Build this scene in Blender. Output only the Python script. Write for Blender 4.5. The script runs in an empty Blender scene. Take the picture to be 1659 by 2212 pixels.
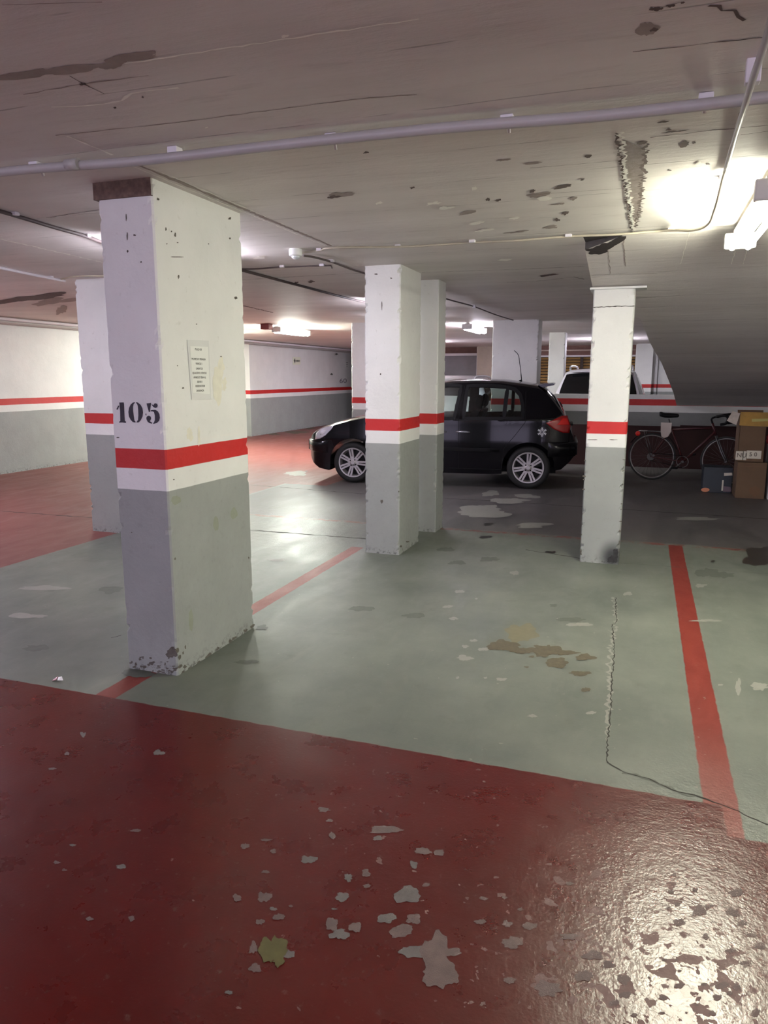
import bpy, bmesh, math, random
from mathutils import Vector, Matrix, noise
sc = bpy.context.scene
COL = sc.collection
R = math.radians

# ------------------------------------------------------------------ camera
F, PIT, ROL, YAW = 1573.4, 0.18415, 0.0015, 0.3390
CAM = Vector((0, 0, 1.5))
fw = Vector((-math.sin(YAW)*math.cos(PIT), math.cos(YAW)*math.cos(PIT), -math.sin(PIT)))
rt0 = Vector((math.cos(YAW), math.sin(YAW), 0)); up0 = rt0.cross(fw)
rt = rt0*math.cos(ROL)+up0*math.sin(ROL); up = rt.cross(fw)
cd = bpy.data.cameras.new('camera'); cam = bpy.data.objects.new('camera', cd); COL.objects.link(cam)
cd.sensor_fit = 'VERTICAL'; cd.sensor_height = 36; cd.lens = 36*F/2212
cd.clip_start = .05; cd.clip_end = 200
M = Matrix((rt, up, -fw)).transposed().to_4x4(); M.translation = CAM
cam.matrix_world = M; sc.camera = cam

# ------------------------------------------------------------------ world, exposure
w = bpy.data.worlds.new('world'); sc.world = w; w.use_nodes = True
w.node_tree.nodes['Background'].inputs[0].default_value = (.50, .45, .62, 1)
w.node_tree.nodes['Background'].inputs[1].default_value = 2.3
sc.view_settings.view_transform = 'Standard'; sc.view_settings.look = 'None'
sc.view_settings.gamma = 1; sc.view_settings.use_curve_mapping = False
sc.view_settings.exposure = 1.25

# lamps of the garage, some added to brighten: x, y0, y1, z, colour, strength   (tube fixtures running along y)
WARM = (1.0, .99, .80); COOL = (.90, .85, 1.0)
LAMPS = {
 'near':   (.47, 3.62, 4.88, 2.26, WARM, 64),
 'second': (-3.1, 4.0, 4.9, 2.28, COOL, 46),
 'third':  (-2.95, 8.0, 9.2, 2.29, COOL, 26),
 'wall':   (-6.1, 11.66, 12.86, 2.28, (.95, 1, .90), 220),
 'fourth': (-2.82, 12.1, 13.3, 2.29, COOL, 60),
 'left':   (-7.7, 4.4, 5.6, 2.29, (.86, .82, 1.0), 105),
 'deep':   (-5.3, 17.6, 18.8, 2.29, COOL, 110),
 'ramp':   (-.9, 17.6, 18.8, 2.29, COOL, 110),
 'behind': (-4.4, -3.9, -2.7, 2.29, (.82, .82, 1.0), 140),
 'added_behind_right': (2.6, -1.6, -.4, 2.29, (1.0, .97, .95), 45),  # unseen lamp, added to brighten the right-facing pillar sides
 'right':  (3.7, 1.8, 3.0, 2.29, (1, 1, .88), 125),  # added beyond the frame to lift right-hand faces and the ramp underside
 'green':  (-8.3, 12.3, 13.4, 2.29, (.93, 1, .88), 300),  # added out of sight to brighten the far left wall
 'mid':    (-3.35, 9.9, 10.8, 2.30, COOL, 30),  # hidden fill lamp, added for the wide pillar behind the car
}

# ------------------------------------------------------------------ projection helpers (photo pixel -> point in the place)
def ray(px, py): return fw + rt*((px-829.5)/F) - up*((py-1106)/F)
def G(px, py, h=0.0):
    d = ray(px, py); return CAM + d*((h-1.5)/d.z)
def YP(px, py, y):
    d = ray(px, py); return CAM + d*(y/d.y)
def XP(px, py, x):
    d = ray(px, py); return CAM + d*(x/d.x)

# ------------------------------------------------------------------ material helpers
def lin(c):
    return tuple(((v/255)/12.92 if v/255 <= .04045 else ((v/255+.055)/1.055)**2.4) for v in c)
class NT:
    def __init__(s, name):
        s.m = bpy.data.materials.new(name); s.m.use_nodes = True; s.t = s.m.node_tree
        s.b = s.t.nodes['Principled BSDF']; s.pos = s.t.nodes.new('ShaderNodeNewGeometry').outputs['Position']
    def n(s, ty, **kw):
        x = s.t.nodes.new(ty)
        for k, v in kw.items(): setattr(x, k, v)
        return x
    def l(s, a, b): s.t.links.new(a, b)
    def setin(s, inp, v):
        if hasattr(v, 'is_linked') or isinstance(v, bpy.types.NodeSocket): s.l(v, inp)
        else: inp.default_value = v
    def math(s, op, a, b=0.0, c=None, clamp=False):
        x = s.n('ShaderNodeMath', operation=op, use_clamp=clamp)
        s.setin(x.inputs[0], a); s.setin(x.inputs[1], b)
        if c is not None: s.setin(x.inputs[2], c)
        return x.outputs[0]
    def noise(s, scale, detail=4, rough=.55, vec=None, dist=0, stretch=None):
        v = vec or s.pos
        if stretch:
            mp = s.n('ShaderNodeMapping'); s.l(v, mp.inputs['Vector']); mp.inputs['Scale'].default_value = stretch; v = mp.outputs[0]
        x = s.n('ShaderNodeTexNoise'); s.l(v, x.inputs['Vector'])
        x.inputs['Scale'].default_value = scale; x.inputs['Detail'].default_value = detail
        x.inputs['Roughness'].default_value = rough; x.inputs['Distortion'].default_value = dist
        return x.outputs['Fac']
    def voro(s, scale, feature='F1', vec=None):
        x = s.n('ShaderNodeTexVoronoi', feature=feature); s.l(vec or s.pos, x.inputs['Vector'])
        x.inputs['Scale'].default_value = scale; return x.outputs['Distance']
    def ramp(s, v, a, b, lo=0.0, hi=1.0):
        x = s.n('ShaderNodeMapRange', clamp=True); s.setin(x.inputs[0], v)
        x.inputs[1].default_value = a; x.inputs[2].default_value = b; x.inputs[3].default_value = lo; x.inputs[4].default_value = hi
        return x.outputs[0]
    def mix(s, f, a, b):
        x = s.n('ShaderNodeMix', data_type='RGBA'); s.setin(x.inputs[0], f)
        s.setin(x.inputs[6], a if not isinstance(a, tuple) else (*a[:3], 1)); s.setin(x.inputs[7], b if not isinstance(b, tuple) else (*b[:3], 1))
        return x.outputs[2]
    def xyz(s):
        x = s.n('ShaderNodeSeparateXYZ'); s.l(s.pos, x.inputs[0]); return x.outputs
    def bump(s, h, strength=.3, dist=.01):
        x = s.n('ShaderNodeBump'); s.setin(x.inputs['Strength'], strength); x.inputs['Distance'].default_value = dist
        s.l(h, x.inputs['Height']); s.l(x.outputs[0], s.b.inputs['Normal'])
    def col(s, c): s.setin(s.b.inputs['Base Color'], c if not isinstance(c, tuple) else (*c[:3], 1))
    def rough(s, v): s.setin(s.b.inputs['Roughness'], v)
MATS = {}
def mat(name, color, rough=.5, metal=0.0, var=.0, scale=8, bump=0.0, coat=0.0, spec=None):
    if name in MATS: return MATS[name]
    t = NT(name); c = tuple(color)
    if var > 0:
        f = t.noise(scale, 5); t.col(t.mix(t.ramp(f, .3, .7), tuple(v*(1-var) for v in c), tuple(min(1, v*(1+var)) for v in c)))
    else: t.col(c)
    t.rough(rough); t.b.inputs['Metallic'].default_value = metal
    if coat: t.b.inputs['Coat Weight'].default_value = coat; t.b.inputs['Coat Roughness'].default_value = .04
    if spec is not None: t.b.inputs['Specular IOR Level'].default_value = spec
    if bump: t.bump(t.noise(scale*12, 3), bump, .004)
    MATS[name] = t.m; return t.m
def emit(name, color, strength):
    if name in MATS: return MATS[name]
    m = bpy.data.materials.new(name); m.use_nodes = True; t = m.node_tree; t.nodes.remove(t.nodes['Principled BSDF'])
    e = t.nodes.new('ShaderNodeEmission'); e.inputs[0].default_value = (*color, 1); e.inputs[1].default_value = strength
    t.links.new(e.outputs[0], t.nodes['Material Output'].inputs[0]); MATS[name] = m; return m
def glass(name, tint, refl=.12):
    m = bpy.data.materials.new(name); m.use_nodes = True; t = m.node_tree; t.nodes.remove(t.nodes['Principled BSDF'])
    tr = t.nodes.new('ShaderNodeBsdfTransparent'); tr.inputs[0].default_value = (*tint, 1)
    g = t.nodes.new('ShaderNodeBsdfGlossy'); g.inputs['Roughness'].default_value = .03
    mx = t.nodes.new('ShaderNodeMixShader'); mx.inputs[0].default_value = refl
    t.links.new(tr.outputs[0], mx.inputs[1]); t.links.new(g.outputs[0], mx.inputs[2]); t.links.new(mx.outputs[0], t.nodes['Material Output'].inputs[0])
    MATS[name] = m; return m

GREY = lin((150, 154, 150)); WHITE = lin((226, 227, 223)); RED = lin((190, 36, 34))
def striped(name, dz=0.0, dirt=.35, joints=True, lower=GREY, bumps=.25):
    t = NT(name); x, y, z = t.xyz()
    z = t.math('ADD', z, t.math('MULTIPLY', t.math('SUBTRACT', t.noise(9, 3), .5), .004))
    z = t.math('SUBTRACT', z, dz)
    n1 = t.noise(2.6, 5, .6); n2 = t.noise(26, 4, .6)
    wh = t.mix(t.ramp(n1, .35, .75), WHITE, tuple(v*.90 for v in WHITE))
    wh = t.mix(t.math('MULTIPLY', t.ramp(n2, .64, .76), dirt*.6), wh, lin((150, 146, 128)))
    gr = t.mix(t.ramp(n1, .3, .7), lower, tuple(v*.86 for v in lower))
    gr = t.mix(t.math('MULTIPLY', t.ramp(n2, .60, .72), dirt*.5), gr, lin((112, 116, 108)))
    rd = t.mix(t.ramp(n1, .3, .7), RED, tuple(v*.88 for v in RED))
    c = t.mix(t.ramp(z, .9478, .9508), gr, wh)
    c = t.mix(t.math('MULTIPLY', t.ramp(z, 1.053, 1.056), t.ramp(z, 1.153, 1.150)), c, rd)
    # scuffed, dirty paint just above the floor
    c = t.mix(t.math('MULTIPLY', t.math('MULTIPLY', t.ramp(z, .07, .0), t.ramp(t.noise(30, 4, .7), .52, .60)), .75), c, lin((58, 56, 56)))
    t.col(c); t.rough(t.ramp(n2, .3, .7, .45, .62))
    h = t.math('ADD', t.noise(45, 4, .6), t.math('MULTIPLY', t.noise(7, 3), 2.0))
    t.bump(h, bumps, .006)
    MATS[name] = t.m; return t.m

# ------------------------------------------------------------------ mesh helpers
def obj(name, bm, mats, parent=None):
    me = bpy.data.meshes.new(name); bm.to_mesh(me); bm.free()
    o = bpy.data.objects.new(name, me); COL.objects.link(o)
    for m in (mats if isinstance(mats, (list, tuple)) else [mats]): me.materials.append(m)
    if parent: o.parent = parent
    return o
def smooth(o, ang=40):
    for p in o.data.polygons: p.use_smooth = True
    try: o.data.set_sharp_from_angle(angle=R(ang))
    except Exception: pass
    return o
def tag(o, label=None, cat=None, group=None, kind=None):
    if label: o['label'] = label
    if cat: o['category'] = cat
    if group: o['group'] = group
    if kind: o['kind'] = kind
    return o
def thing(name, label, cat, loc=(0, 0, 0), rz=0, group=None):
    o = bpy.data.objects.new(name, None); COL.objects.link(o); o.location = loc; o.rotation_euler = (0, 0, rz)
    o.empty_display_size = .1
    return tag(o, label, cat, group)
def box(bm, a, b, mi=0, bev=0.0):
    (x0, y0, z0), (x1, y1, z1) = a, b
    v = [bm.verts.new(p) for p in [(x0,y0,z0),(x1,y0,z0),(x1,y1,z0),(x0,y1,z0),(x0,y0,z1),(x1,y0,z1),(x1,y1,z1),(x0,y1,z1)]]
    fs = [bm.faces.new([v[i] for i in q]) for q in [(0,3,2,1),(4,5,6,7),(0,1,5,4),(1,2,6,5),(2,3,7,6),(3,0,4,7)]]
    for f in fs: f.material_index = mi
    if bev:
        r = bmesh.ops.bevel(bm, geom=list({e for f in fs for e in f.edges}), offset=bev, segments=2, affect='EDGES', profile=.5)
        for f in r['faces']: f.material_index = mi
    return v
def tube(bm, pts, r, n=10, cap=True, mi=0):
    pts = [Vector(p) for p in pts]; rs = r if isinstance(r, (list, tuple)) else [r]*len(pts)
    rings = []; nrm = None
    for i, p in enumerate(pts):
        t = (pts[min(i+1, len(pts)-1)]-pts[max(i-1, 0)]).normalized()
        if nrm is None:
            nrm = t.cross(Vector((0, 0, 1)))
            if nrm.length < .1: nrm = t.cross(Vector((1, 0, 0)))
        nrm = (nrm - t*nrm.dot(t)).normalized(); b = t.cross(nrm)
        rings.append([bm.verts.new(p+(nrm*math.cos(a)+b*math.sin(a))*rs[i]) for a in [2*math.pi*k/n for k in range(n)]])
    for a, b in zip(rings, rings[1:]):
        for k in range(n):
            f = bm.faces.new((a[k], a[(k+1) % n], b[(k+1) % n], b[k])); f.smooth = True; f.material_index = mi
    if cap:
        for q in (rings[0][::-1], rings[-1]):
            f = bm.faces.new(q); f.material_index = mi
def bez(pts, n=8):
    """Catmull-Rom through pts"""
    P = [Vector(p) for p in pts]; P = [P[0]*2-P[1]]+P+[P[-1]*2-P[-2]]; out = []
    for i in range(1, len(P)-2):
        for k in range(n):
            t = k/n; a, b, c, d = P[i-1], P[i], P[i+1], P[i+2]
            out.append(.5*((2*b)+(c-a)*t+(2*a-5*b+4*c-d)*t*t+(3*b-a-3*c+d)*t**3))
    out.append(P[-2]); return out
def prism(bm, poly, ext, mi=0):
    """poly: list of 3D points, extruded by vector ext"""
    a = [bm.verts.new(p) for p in poly]; b = [bm.verts.new(Vector(p)+Vector(ext)) for p in poly]
    fs = [bm.faces.new(a), bm.faces.new(b[::-1])]
    n = len(a)
    for i in range(n): fs.append(bm.faces.new((a[i], b[i], b[(i+1) % n], a[(i+1) % n])))
    for f in fs: f.material_index = mi
    return fs
def lathe(bm, prof, n=32, axis='y', c=(0, 0, 0), mi=0, close=False):
    """prof: list of (radius, offset along axis)"""
    rings = []
    for r, o in prof:
        ring = []
        for k in range(n):
            a = 2*math.pi*k/n
            if axis == 'y': p = (c[0]+r*math.cos(a), c[1]+o, c[2]+r*math.sin(a))
            else: p = (c[0]+r*math.cos(a), c[1]+r*math.sin(a), c[2]+o)
            ring.append(bm.verts.new(p))
        rings.append(ring)
    seq = list(zip(rings, rings[1:]))
    if close: seq.append((rings[-1], rings[0]))
    for a, b in seq:
        for k in range(n):
            f = bm.faces.new((a[k], a[(k+1) % n], b[(k+1) % n], b[k])); f.smooth = True; f.material_index = mi
    return rings
def fix(bm): bmesh.ops.recalc_face_normals(bm, faces=bm.faces[:])

def blob(bm, proj, px, py, rx, ry, seed=0, mi=1, off=(0, 0, .0008), rough=.35, n=26, ang=0.0):
    """irregular patch of worn paint / dirt lying on a surface"""
    rnd = random.Random(seed*7+int(px)+int(py)); ph = rnd.random()*50; vs = []
    for k in range(n):
        a = 2*math.pi*k/n
        q = 1+rough*1.1*noise.noise(Vector((math.cos(a)*.9+ph, math.sin(a)*.9, ph)))+rough*.7*noise.noise(Vector((math.cos(a)*2.3+ph, math.sin(a)*2.3, 1)))+rough*.32*(rnd.random()-.5)
        x, y = rx*q*math.cos(a), ry*q*math.sin(a)
        x, y = x*math.cos(ang)-y*math.sin(ang), x*math.sin(ang)+y*math.cos(ang)
        vs.append(bm.verts.new(proj(px+x, py+y)+Vector(off)*(1+(seed % 9)*.06)))
    f = bm.faces.new(vs); f.material_index = mi; return f
def crack(bm, pts, wd, mi, off=(0, 0, .001), seed=0, jit=.6, step=.03, nrm=Vector((0, 0, 1))):
    """thin ragged strip along world points"""
    rnd = random.Random(seed); pts = [Vector(p) for p in pts]; line = []
    for a, b in zip(pts, pts[1:]):
        m = max(1, int((b-a).length/step))
        for k in range(m): line.append(a.lerp(b, k/m))
    line.append(pts[-1]); prev = None
    for i, p in enumerate(line):
        t = (line[min(i+1, len(line)-1)]-line[max(i-1, 0)]).normalized(); s = t.cross(nrm).normalized()
        c = p+s*wd*jit*2*(rnd.random()-.5)+Vector(off); h = wd*(.25+.75*rnd.random())*.5
        cur = (bm.verts.new(c-s*h), bm.verts.new(c+s*h))
        if prev:
            f = bm.faces.new((prev[0], prev[1], cur[1], cur[0])); f.material_index = mi
        prev = cur

# ------------------------------------------------------------------ floor
def floor_material():
    t = NT('garage_floor_paint'); x, y, z = t.xyz()
    wob = t.math('MULTIPLY', t.math('SUBTRACT', t.noise(14, 4, .6), .5), .016)
    xx = t.math('ADD', x, wob); yy = t.math('ADD', y, t.math('MULTIPLY', t.math('SUBTRACT', t.noise(13, 4, .6, stretch=(1, 1.3, 1)), .5), .016))
    def lt(v, e): return t.ramp(v, e+.003, e-.003)
    def gt(v, e): return t.ramp(v, e-.003, e+.003)
    def band(v, a, b): return t.math('MULTIPLY', gt(v, a), lt(v, b))
    AND = lambda a, b: t.math('MULTIPLY', a, b)
    OR = lambda a, b: t.math('MAXIMUM', a, b)
    mott = t.noise(1.7, 6, .62); fine = t.noise(38, 4, .6); mid = t.noise(6, 5, .6)
    streak = t.noise(5, 5, .65, stretch=(1, .35, 1), dist=.6)
    front = OR(AND(lt(yy, 2.62), lt(xx, .352)), lt(yy, 2.44))
    left = AND(lt(xx, -4.74), gt(yy, 2.62))
    far = AND(lt(xx, -4.1), gt(yy, 9.2))
    l1 = AND(AND(band(xx, -2.385, -2.272), band(yy, 2.6, 5.9)), 1.0)
    l2 = AND(band(xx, .290, .407), band(yy, 2.4, 6.93))
    worn = t.ramp(t.noise(9, 4, .7), .42, .56)
    l3 = AND(AND(band(yy, 6.90, 6.99), band(xx, -4.7, 3.5)), t.math('MULTIPLY', worn, .8))
    red = OR(OR(front, left), OR(OR(l1, l2), OR(l3, far)))
    green = t.mix(t.ramp(mott, .32, .68), lin((136, 144, 134)), lin((164, 170, 158)))
    green = t.mix(t.math('MULTIPLY', t.ramp(streak, .55, .78), .5), green, lin((186, 188, 176)))
    green = t.mix(t.math('MULTIPLY', t.ramp(mid, .6, .76), .35), green, lin((112, 114, 100)))
    # stretch beyond the back line: its shade painted in as darker purple-grey
    back = AND(gt(yy, 7.0), gt(xx, -4.7))
    green = t.mix(t.math('MULTIPLY', back, .8), green, t.mix(t.ramp(streak, .4, .66), lin((112, 106, 108)), lin((140, 132, 132))))
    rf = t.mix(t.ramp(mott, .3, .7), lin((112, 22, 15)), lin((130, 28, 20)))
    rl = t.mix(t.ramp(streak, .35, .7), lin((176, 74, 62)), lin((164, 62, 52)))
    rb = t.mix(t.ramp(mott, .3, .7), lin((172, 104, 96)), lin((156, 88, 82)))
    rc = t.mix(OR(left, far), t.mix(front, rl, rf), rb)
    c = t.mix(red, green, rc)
    # worn chips in the paint: three sizes, gathered where the aisle is most worn
    def near(cx, cy, r0, r1):
        dx = t.math('SUBTRACT', x, cx); dy = t.math('SUBTRACT', y, cy)
        d = t.math('SQRT', t.math('ADD', t.math('MULTIPLY', dx, dx), t.math('MULTIPLY', dy, dy)))
        return t.ramp(d, r1, r0)
    wear = OR(near(.15, 1.75, .15, .95), t.math('MULTIPLY', near(-.7, 2.15, .2, 1.1), .55))
    cn = t.noise(15, 3, .55, dist=.2); cn2 = t.noise(34, 3, .5)
    chip = t.ramp(t.math('ADD', cn, t.math('MULTIPLY', wear, .185)), .77, .778)
    chip = OR(chip, t.ramp(t.math('ADD', cn2, t.math('MULTIPLY', wear, .20)), .80, .808))
    chip_red = AND(chip, front)
    c = t.mix(t.math('MULTIPLY', chip_red, .7), c, t.mix(t.ramp(fine, .3, .7), lin((160, 118, 112)), lin((182, 148, 142))))
    lc = AND(t.ramp(t.noise(24, 3, .6), .70, .715), t.math('SUBTRACT', 1.0, front))
    c = t.mix(t.math('MULTIPLY', lc, .5), c, lin((206, 204, 190)))
    c = t.mix(t.math('MULTIPLY', t.ramp(fine, .62, .75), .22), c, lin((196, 186, 176)))
    dk = t.n('ShaderNodeMix', data_type='RGBA', blend_type='MULTIPLY'); dk.inputs[0].default_value = 1; t.l(c, dk.inputs[6]); dk.inputs[7].default_value = (.43, .43, .43, 1)
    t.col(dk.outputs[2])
    base_r = t.n('ShaderNodeMix'); base_r.data_type='FLOAT'; t.setin(base_r.inputs[0], front); t.setin(base_r.inputs[2], t.math('SUBTRACT', t.ramp(streak, .3, .75, .40, .56), t.math('MULTIPLY', near(-3.3, 6.4, .5, 2.0), .12))); t.setin(base_r.inputs[3], t.ramp(mid, .3, .7, .25, .33)); base_r = base_r.outputs[0]
    r = t.math('ADD', base_r, t.math('MULTIPLY', chip_red, .35))
    t.rough(r)
    t.setin(t.b.inputs['Specular IOR Level'], t.math('ADD', .28, t.math('MULTIPLY', near(.3, 1.7, .2, 1.5), .72)))
    ripple = t.noise(80, 3, .55, stretch=(1.0, 1.0, 1)); ripple2 = t.noise(16, 4, .6)
    h = t.math('ADD', t.math('MULTIPLY', ripple, .45), t.math('MULTIPLY', ripple2, .8))
    h = t.math('ADD', h, t.math('MULTIPLY', t.noise(150, 2), .08))
    h = t.math('MULTIPLY', h, t.math('ADD', .35, t.math('ADD', t.math('MULTIPLY', near(.25, 2.25, .1, 1.2), 1.1), t.math('MULTIPLY', near(-3.3, 6.4, .5, 2.0), 1.6))))
    h = t.math('SUBTRACT', h, t.math('MULTIPLY', chip_red, .5))
    t.bump(h, .34, .006)
    MATS['floor'] = t.m; return t.m
FLOOR = floor_material()
m_chip = mat('bare_concrete_chip', lin((100, 82, 80)), .55, var=.15, scale=30, bump=.3)
m_chip2 = mat('grey_primer_chip', lin((104, 98, 96)), .7, var=.12, scale=30, bump=.3)
m_yel = mat('mustard_paint_patch', lin((88, 83, 46)), .6, var=.15, scale=30)
m_brown = mat('rust_stain', lin((82, 75, 58)), .6, var=.18, scale=40)
m_tan = mat('tan_stain', lin((108, 104, 82)), .6, var=.08, scale=20)
m_oil = mat('oil_stain', lin((42, 40, 36)), .35, var=.2, scale=20)
m_crk = mat('crack_dark', lin((52, 50, 46)), .9)  # dark base colour of floor cracks and joints
m_pale = mat('pale_scuff', lin((132, 132, 124)), .55, var=.05, scale=30)
m_dim = mat('dim_dirt', lin((84, 88, 80)), .6, var=.12, scale=20)

bm = bmesh.new()
NX, NY = 20, 30
gv = [[bm.verts.new((-12+17*i/NX, -7+37*j/NY, 0)) for i in range(NX+1)] for j in range(NY+1)]
for j in range(NY):
    for i in range(NX): bm.faces.new((gv[j][i], gv[j][i+1], gv[j+1][i+1], gv[j+1][i]))
chips = [(1150,720,30,17),(1020,690,14,9),(985,860,26,22),(1275,862,27,20),(1240,965,26,26),(1325,975,26,22),(1262,1000,46,24),(885,865,18,14),
 (1040,935,20,14),(1020,905,16,8),(970,953,18,11),(945,1047,17,25),(1075,1077,26,15),(952,1125,24,18),(240,760,10,7),(452,747,17,9),(490,942,12,12),
 (335,942,14,8),(270,667,13,6),(212,731,14,6),(505,612,22,7),(592,322,22,13),(915,670,16,12),(990,648,22,6),(1300,790,18,16),(1365,770,16,14),
 (1368,820,14,8),(1445,940,40,18),(1500,985,44,26),(1545,945,30,22),(1540,1065,52,28),(1620,1060,60,70),(1635,1140,62,60),(1520,850,52,34),(1240,632,15,14),
 (1230,575,14,6),(1410,640,18,10),(1440,610,60,16),(1210,535,24,10),(1545,740,22,14),(1580,690,30,14),(1640,695,20,14),(855,1218,16,8),(195,382,20,5),
 (250,325,10,7),(310,255,12,12),(1590,815,14,7),(990,766,14,8),(1247,905,12,4),(1085,895,9,5)]
for i, (x, y, a, b) in enumerate(chips):
    blob(bm, G, x/1.728, 1440+y/1.728, a/1.728*.9, b/1.728*.9, i, 1 if i % 3 else 2, rough=.5, n=34)
blob(bm, G, 590, 2048, 25, 29, 3, 3, (0, 0, .0012), .6, 40)
blob(bm, G, 600, 2075, 12, 14, 4, 3, (0, 0, .0012), .5, 30)
rightchips = [(1490,875,42,30),(1480,975,48,26),(1525,1030,36,18),(1160,870,18,11),(1285,862,20,15),(1245,832,12,6),(1200,1030,42,26),(1305,965,50,38),(1195,938,22,12),
 (1150,955,22,10),(1120,1415,26,16),(1400,1412,26,22),(1420,1350,48,26),(1200,1350,30,20),(1370,1492,26,20),(970,1503,24,15),(920,1320,38,34),(925,1400,40,26),
 (870,1440,40,24),(1240,1490,12,6),(1295,1450,14,9),(1115,1492,26,8),(1050,1310,10,6),(1145,1320,8,5),(1205,1275,14,8),(1340,1100,22,20),(1330,1345,20,14),
 (1460,1390,22,18),(1125,1218,16,10),(1190,1218,13,9),(1545,1240,40,20),(1470,1170,44,16),(1570,1090,44,16),(1355,945,30,13),(760,1195,70,30),(840,1240,40,24),
 (540,1370,100,60),(720,1300,70,40),(640,1100,80,24),(330,1325,44,28),(440,1045,44,24),(320,1035,38,28),(350,1130,70,44),(185,1025,44,20),(30,1180,60,30),
 (30,1310,56,50),(390,960,24,12),(310,900,18,12),(200,905,34,14),(640,828,26,14),(1385,755,26,10),(1175,785,18,10),(1500,1360,30,30),(1600,1490,30,30),(1620,1150,40,26)]
for i, (x, y, a, b) in enumerate(rightchips):
    a *= .82; b *= .82
    blob(bm, G, 960+x/2.373, 1560+y/2.373, a/2.373*.85, b/2.373*.85, i+100, 1, (0, 0, .0007), .55, 32)
for i, (x, y, a, b, mi) in enumerate([(420,625,75,46,5),(340,680,66,26,4),(440,705,62,18,4),(560,705,60,30,4),(610,765,46,28,4),(750,738,46,17,4),(650,715,60,12,4),
   (720,820,52,13,4),(750,900,18,11,4),(480,735,14,5,4),(525,690,40,10,4),(455,788,10,4,4),(590,480,20,8,9),(680,550,60,12,9),
   (60,202,32,9,9),(110,268,40,10,9),(270,250,44,12,9),(960,422,20,9,8),(122,410,22,8,8),(60,485,20,7,8),(205,447,8,4,8),(150,740,40,12,8),(190,655,20,6,8),(150,685,16,7,8),
   (240,698,24,8,8),(625,548,18,6,8),(720,575,60,9,8),(395,318,26,10,8),(90,545,26,6,8),(250,842,8,5,8),(110,840,7,8,8),(330,850,28,8,8),(480,1030,24,8,8),(780,1015,24,7,8),
   (1350,555,70,5,8),(1420,875,12,5,8),(1620,885,44,20,8),(1510,880,14,40,8),(1385,260,12,5,6),(1440,330,60,16,9),(1350,315,46,22,9),(1325,380,30,9,8)]):
    blob(bm, G, 940+x/2.307, 1100+y/2.307, a/2.307, b/2.307, i+300, mi, (0, 0, .0008 if mi != 4 else .0013), .55, 36)
for i, (x, y, a, b) in enumerate([(1600,250,60,30),(265,75,26,7)]): blob(bm, G, 940+x/2.307, 1100+y/2.307, a/2.307, b/2.307, i+400, 6, rough=.4)
blob(bm, G, 1640, 1197, 30, 15, 9, 6, rough=.35)
for i, (x, y, a, b, mi) in enumerate([(75,1400,26,8,9),(240,1275,26,7,9),(530,1430,24,5,9),(565,1356,14,7,9),(780,1315,24,6,9),(890,1330,20,6,9),
   (960,1187,16,4,9),(1050,1160,12,3,6),(1190,1193,12,2.5,6),(1040,1100,40,10,8),(1100,1082,36,6,8),(1150,1135,40,6,8),(1040,1110,55,8,8),(1060,1065,18,6,8),(1140,1072,24,4,8),(640,1023,26,5,8),
   (600,928,30,3,4),(640,934,26,2.5,4),(670,925,12,2,4),(590,938,14,2,4),(662,1018,3,1.5,6),(90,1270,60,5,8),(60,1330,40,5,8),
   (600,1210,16,3,8),(1310,1090,22,3,8),(1500,1120,40,3,8),(300,1452,36,10,9)]):
    blob(bm, G, x, y, a, b, i+500, mi, (0, 0, .001), .5, 30)
# the long crack right of the pillar bay and the saw-cut joints
crack(bm, [G(1330, 1290), G(1332, 1345), G(1322, 1350), G(1327, 1400), G(1322, 1470), G(1320, 1540), G(1312, 1600), G(1312, 1648), G(1345, 1668), G(1400, 1682), G(1450, 1706), G(1500, 1718), G(1570, 1742), G(1659, 1782)], .009, 7, seed=4, jit=.5, step=.02)
crack(bm, [G(1326, 1290), G(1330, 1345), G(1318, 1400), G(1316, 1540), G(1306, 1600)], .02, 8, (0, 0, .0006), seed=5, jit=.8, step=.02)
crack(bm, [G(1345, 1668), G(1400, 1684), G(1500, 1722)], .02, 9, (0, 0, .0006), seed=6, jit=.6, step=.02)
crack(bm, [(-7.6, 6.16, 0), (-5.5, 6.2, 0), (-3.6, 6.22, 0), (-2.2, 6.24, 0)], .03, 7, seed=7, jit=.3, step=.05)
crack(bm, [(-.9, 6.3, 0), (-.45, 6.16, 0), (-.2, 6.04, 0)], .02, 7, seed=8, jit=.4, step=.03)
crack(bm, [(-.1, 6.1, 0), (.3, 6.12, 0), (1.6, 6.15, 0)], .012, 9, seed=9, jit=.4, step=.04)
crack(bm, [(-5.5, 8.95, 0), (-3.2, 8.7, 0), (-1.6, 8.75, 0), (1.5, 8.6, 0)], .03, 7, seed=10, jit=.5, step=.06)
crack(bm, [G(240, 1378), G(262, 1372)], .012, 7, seed=11); crack(bm, [G(800, 1170), G(838, 1176)], .012, 6, seed=12)
fl = obj('floor', bm, [FLOOR, m_chip, m_chip2, m_yel, m_brown, m_tan, m_oil, m_crk, m_pale, m_dim]); tag(fl, kind='structure')

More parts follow.
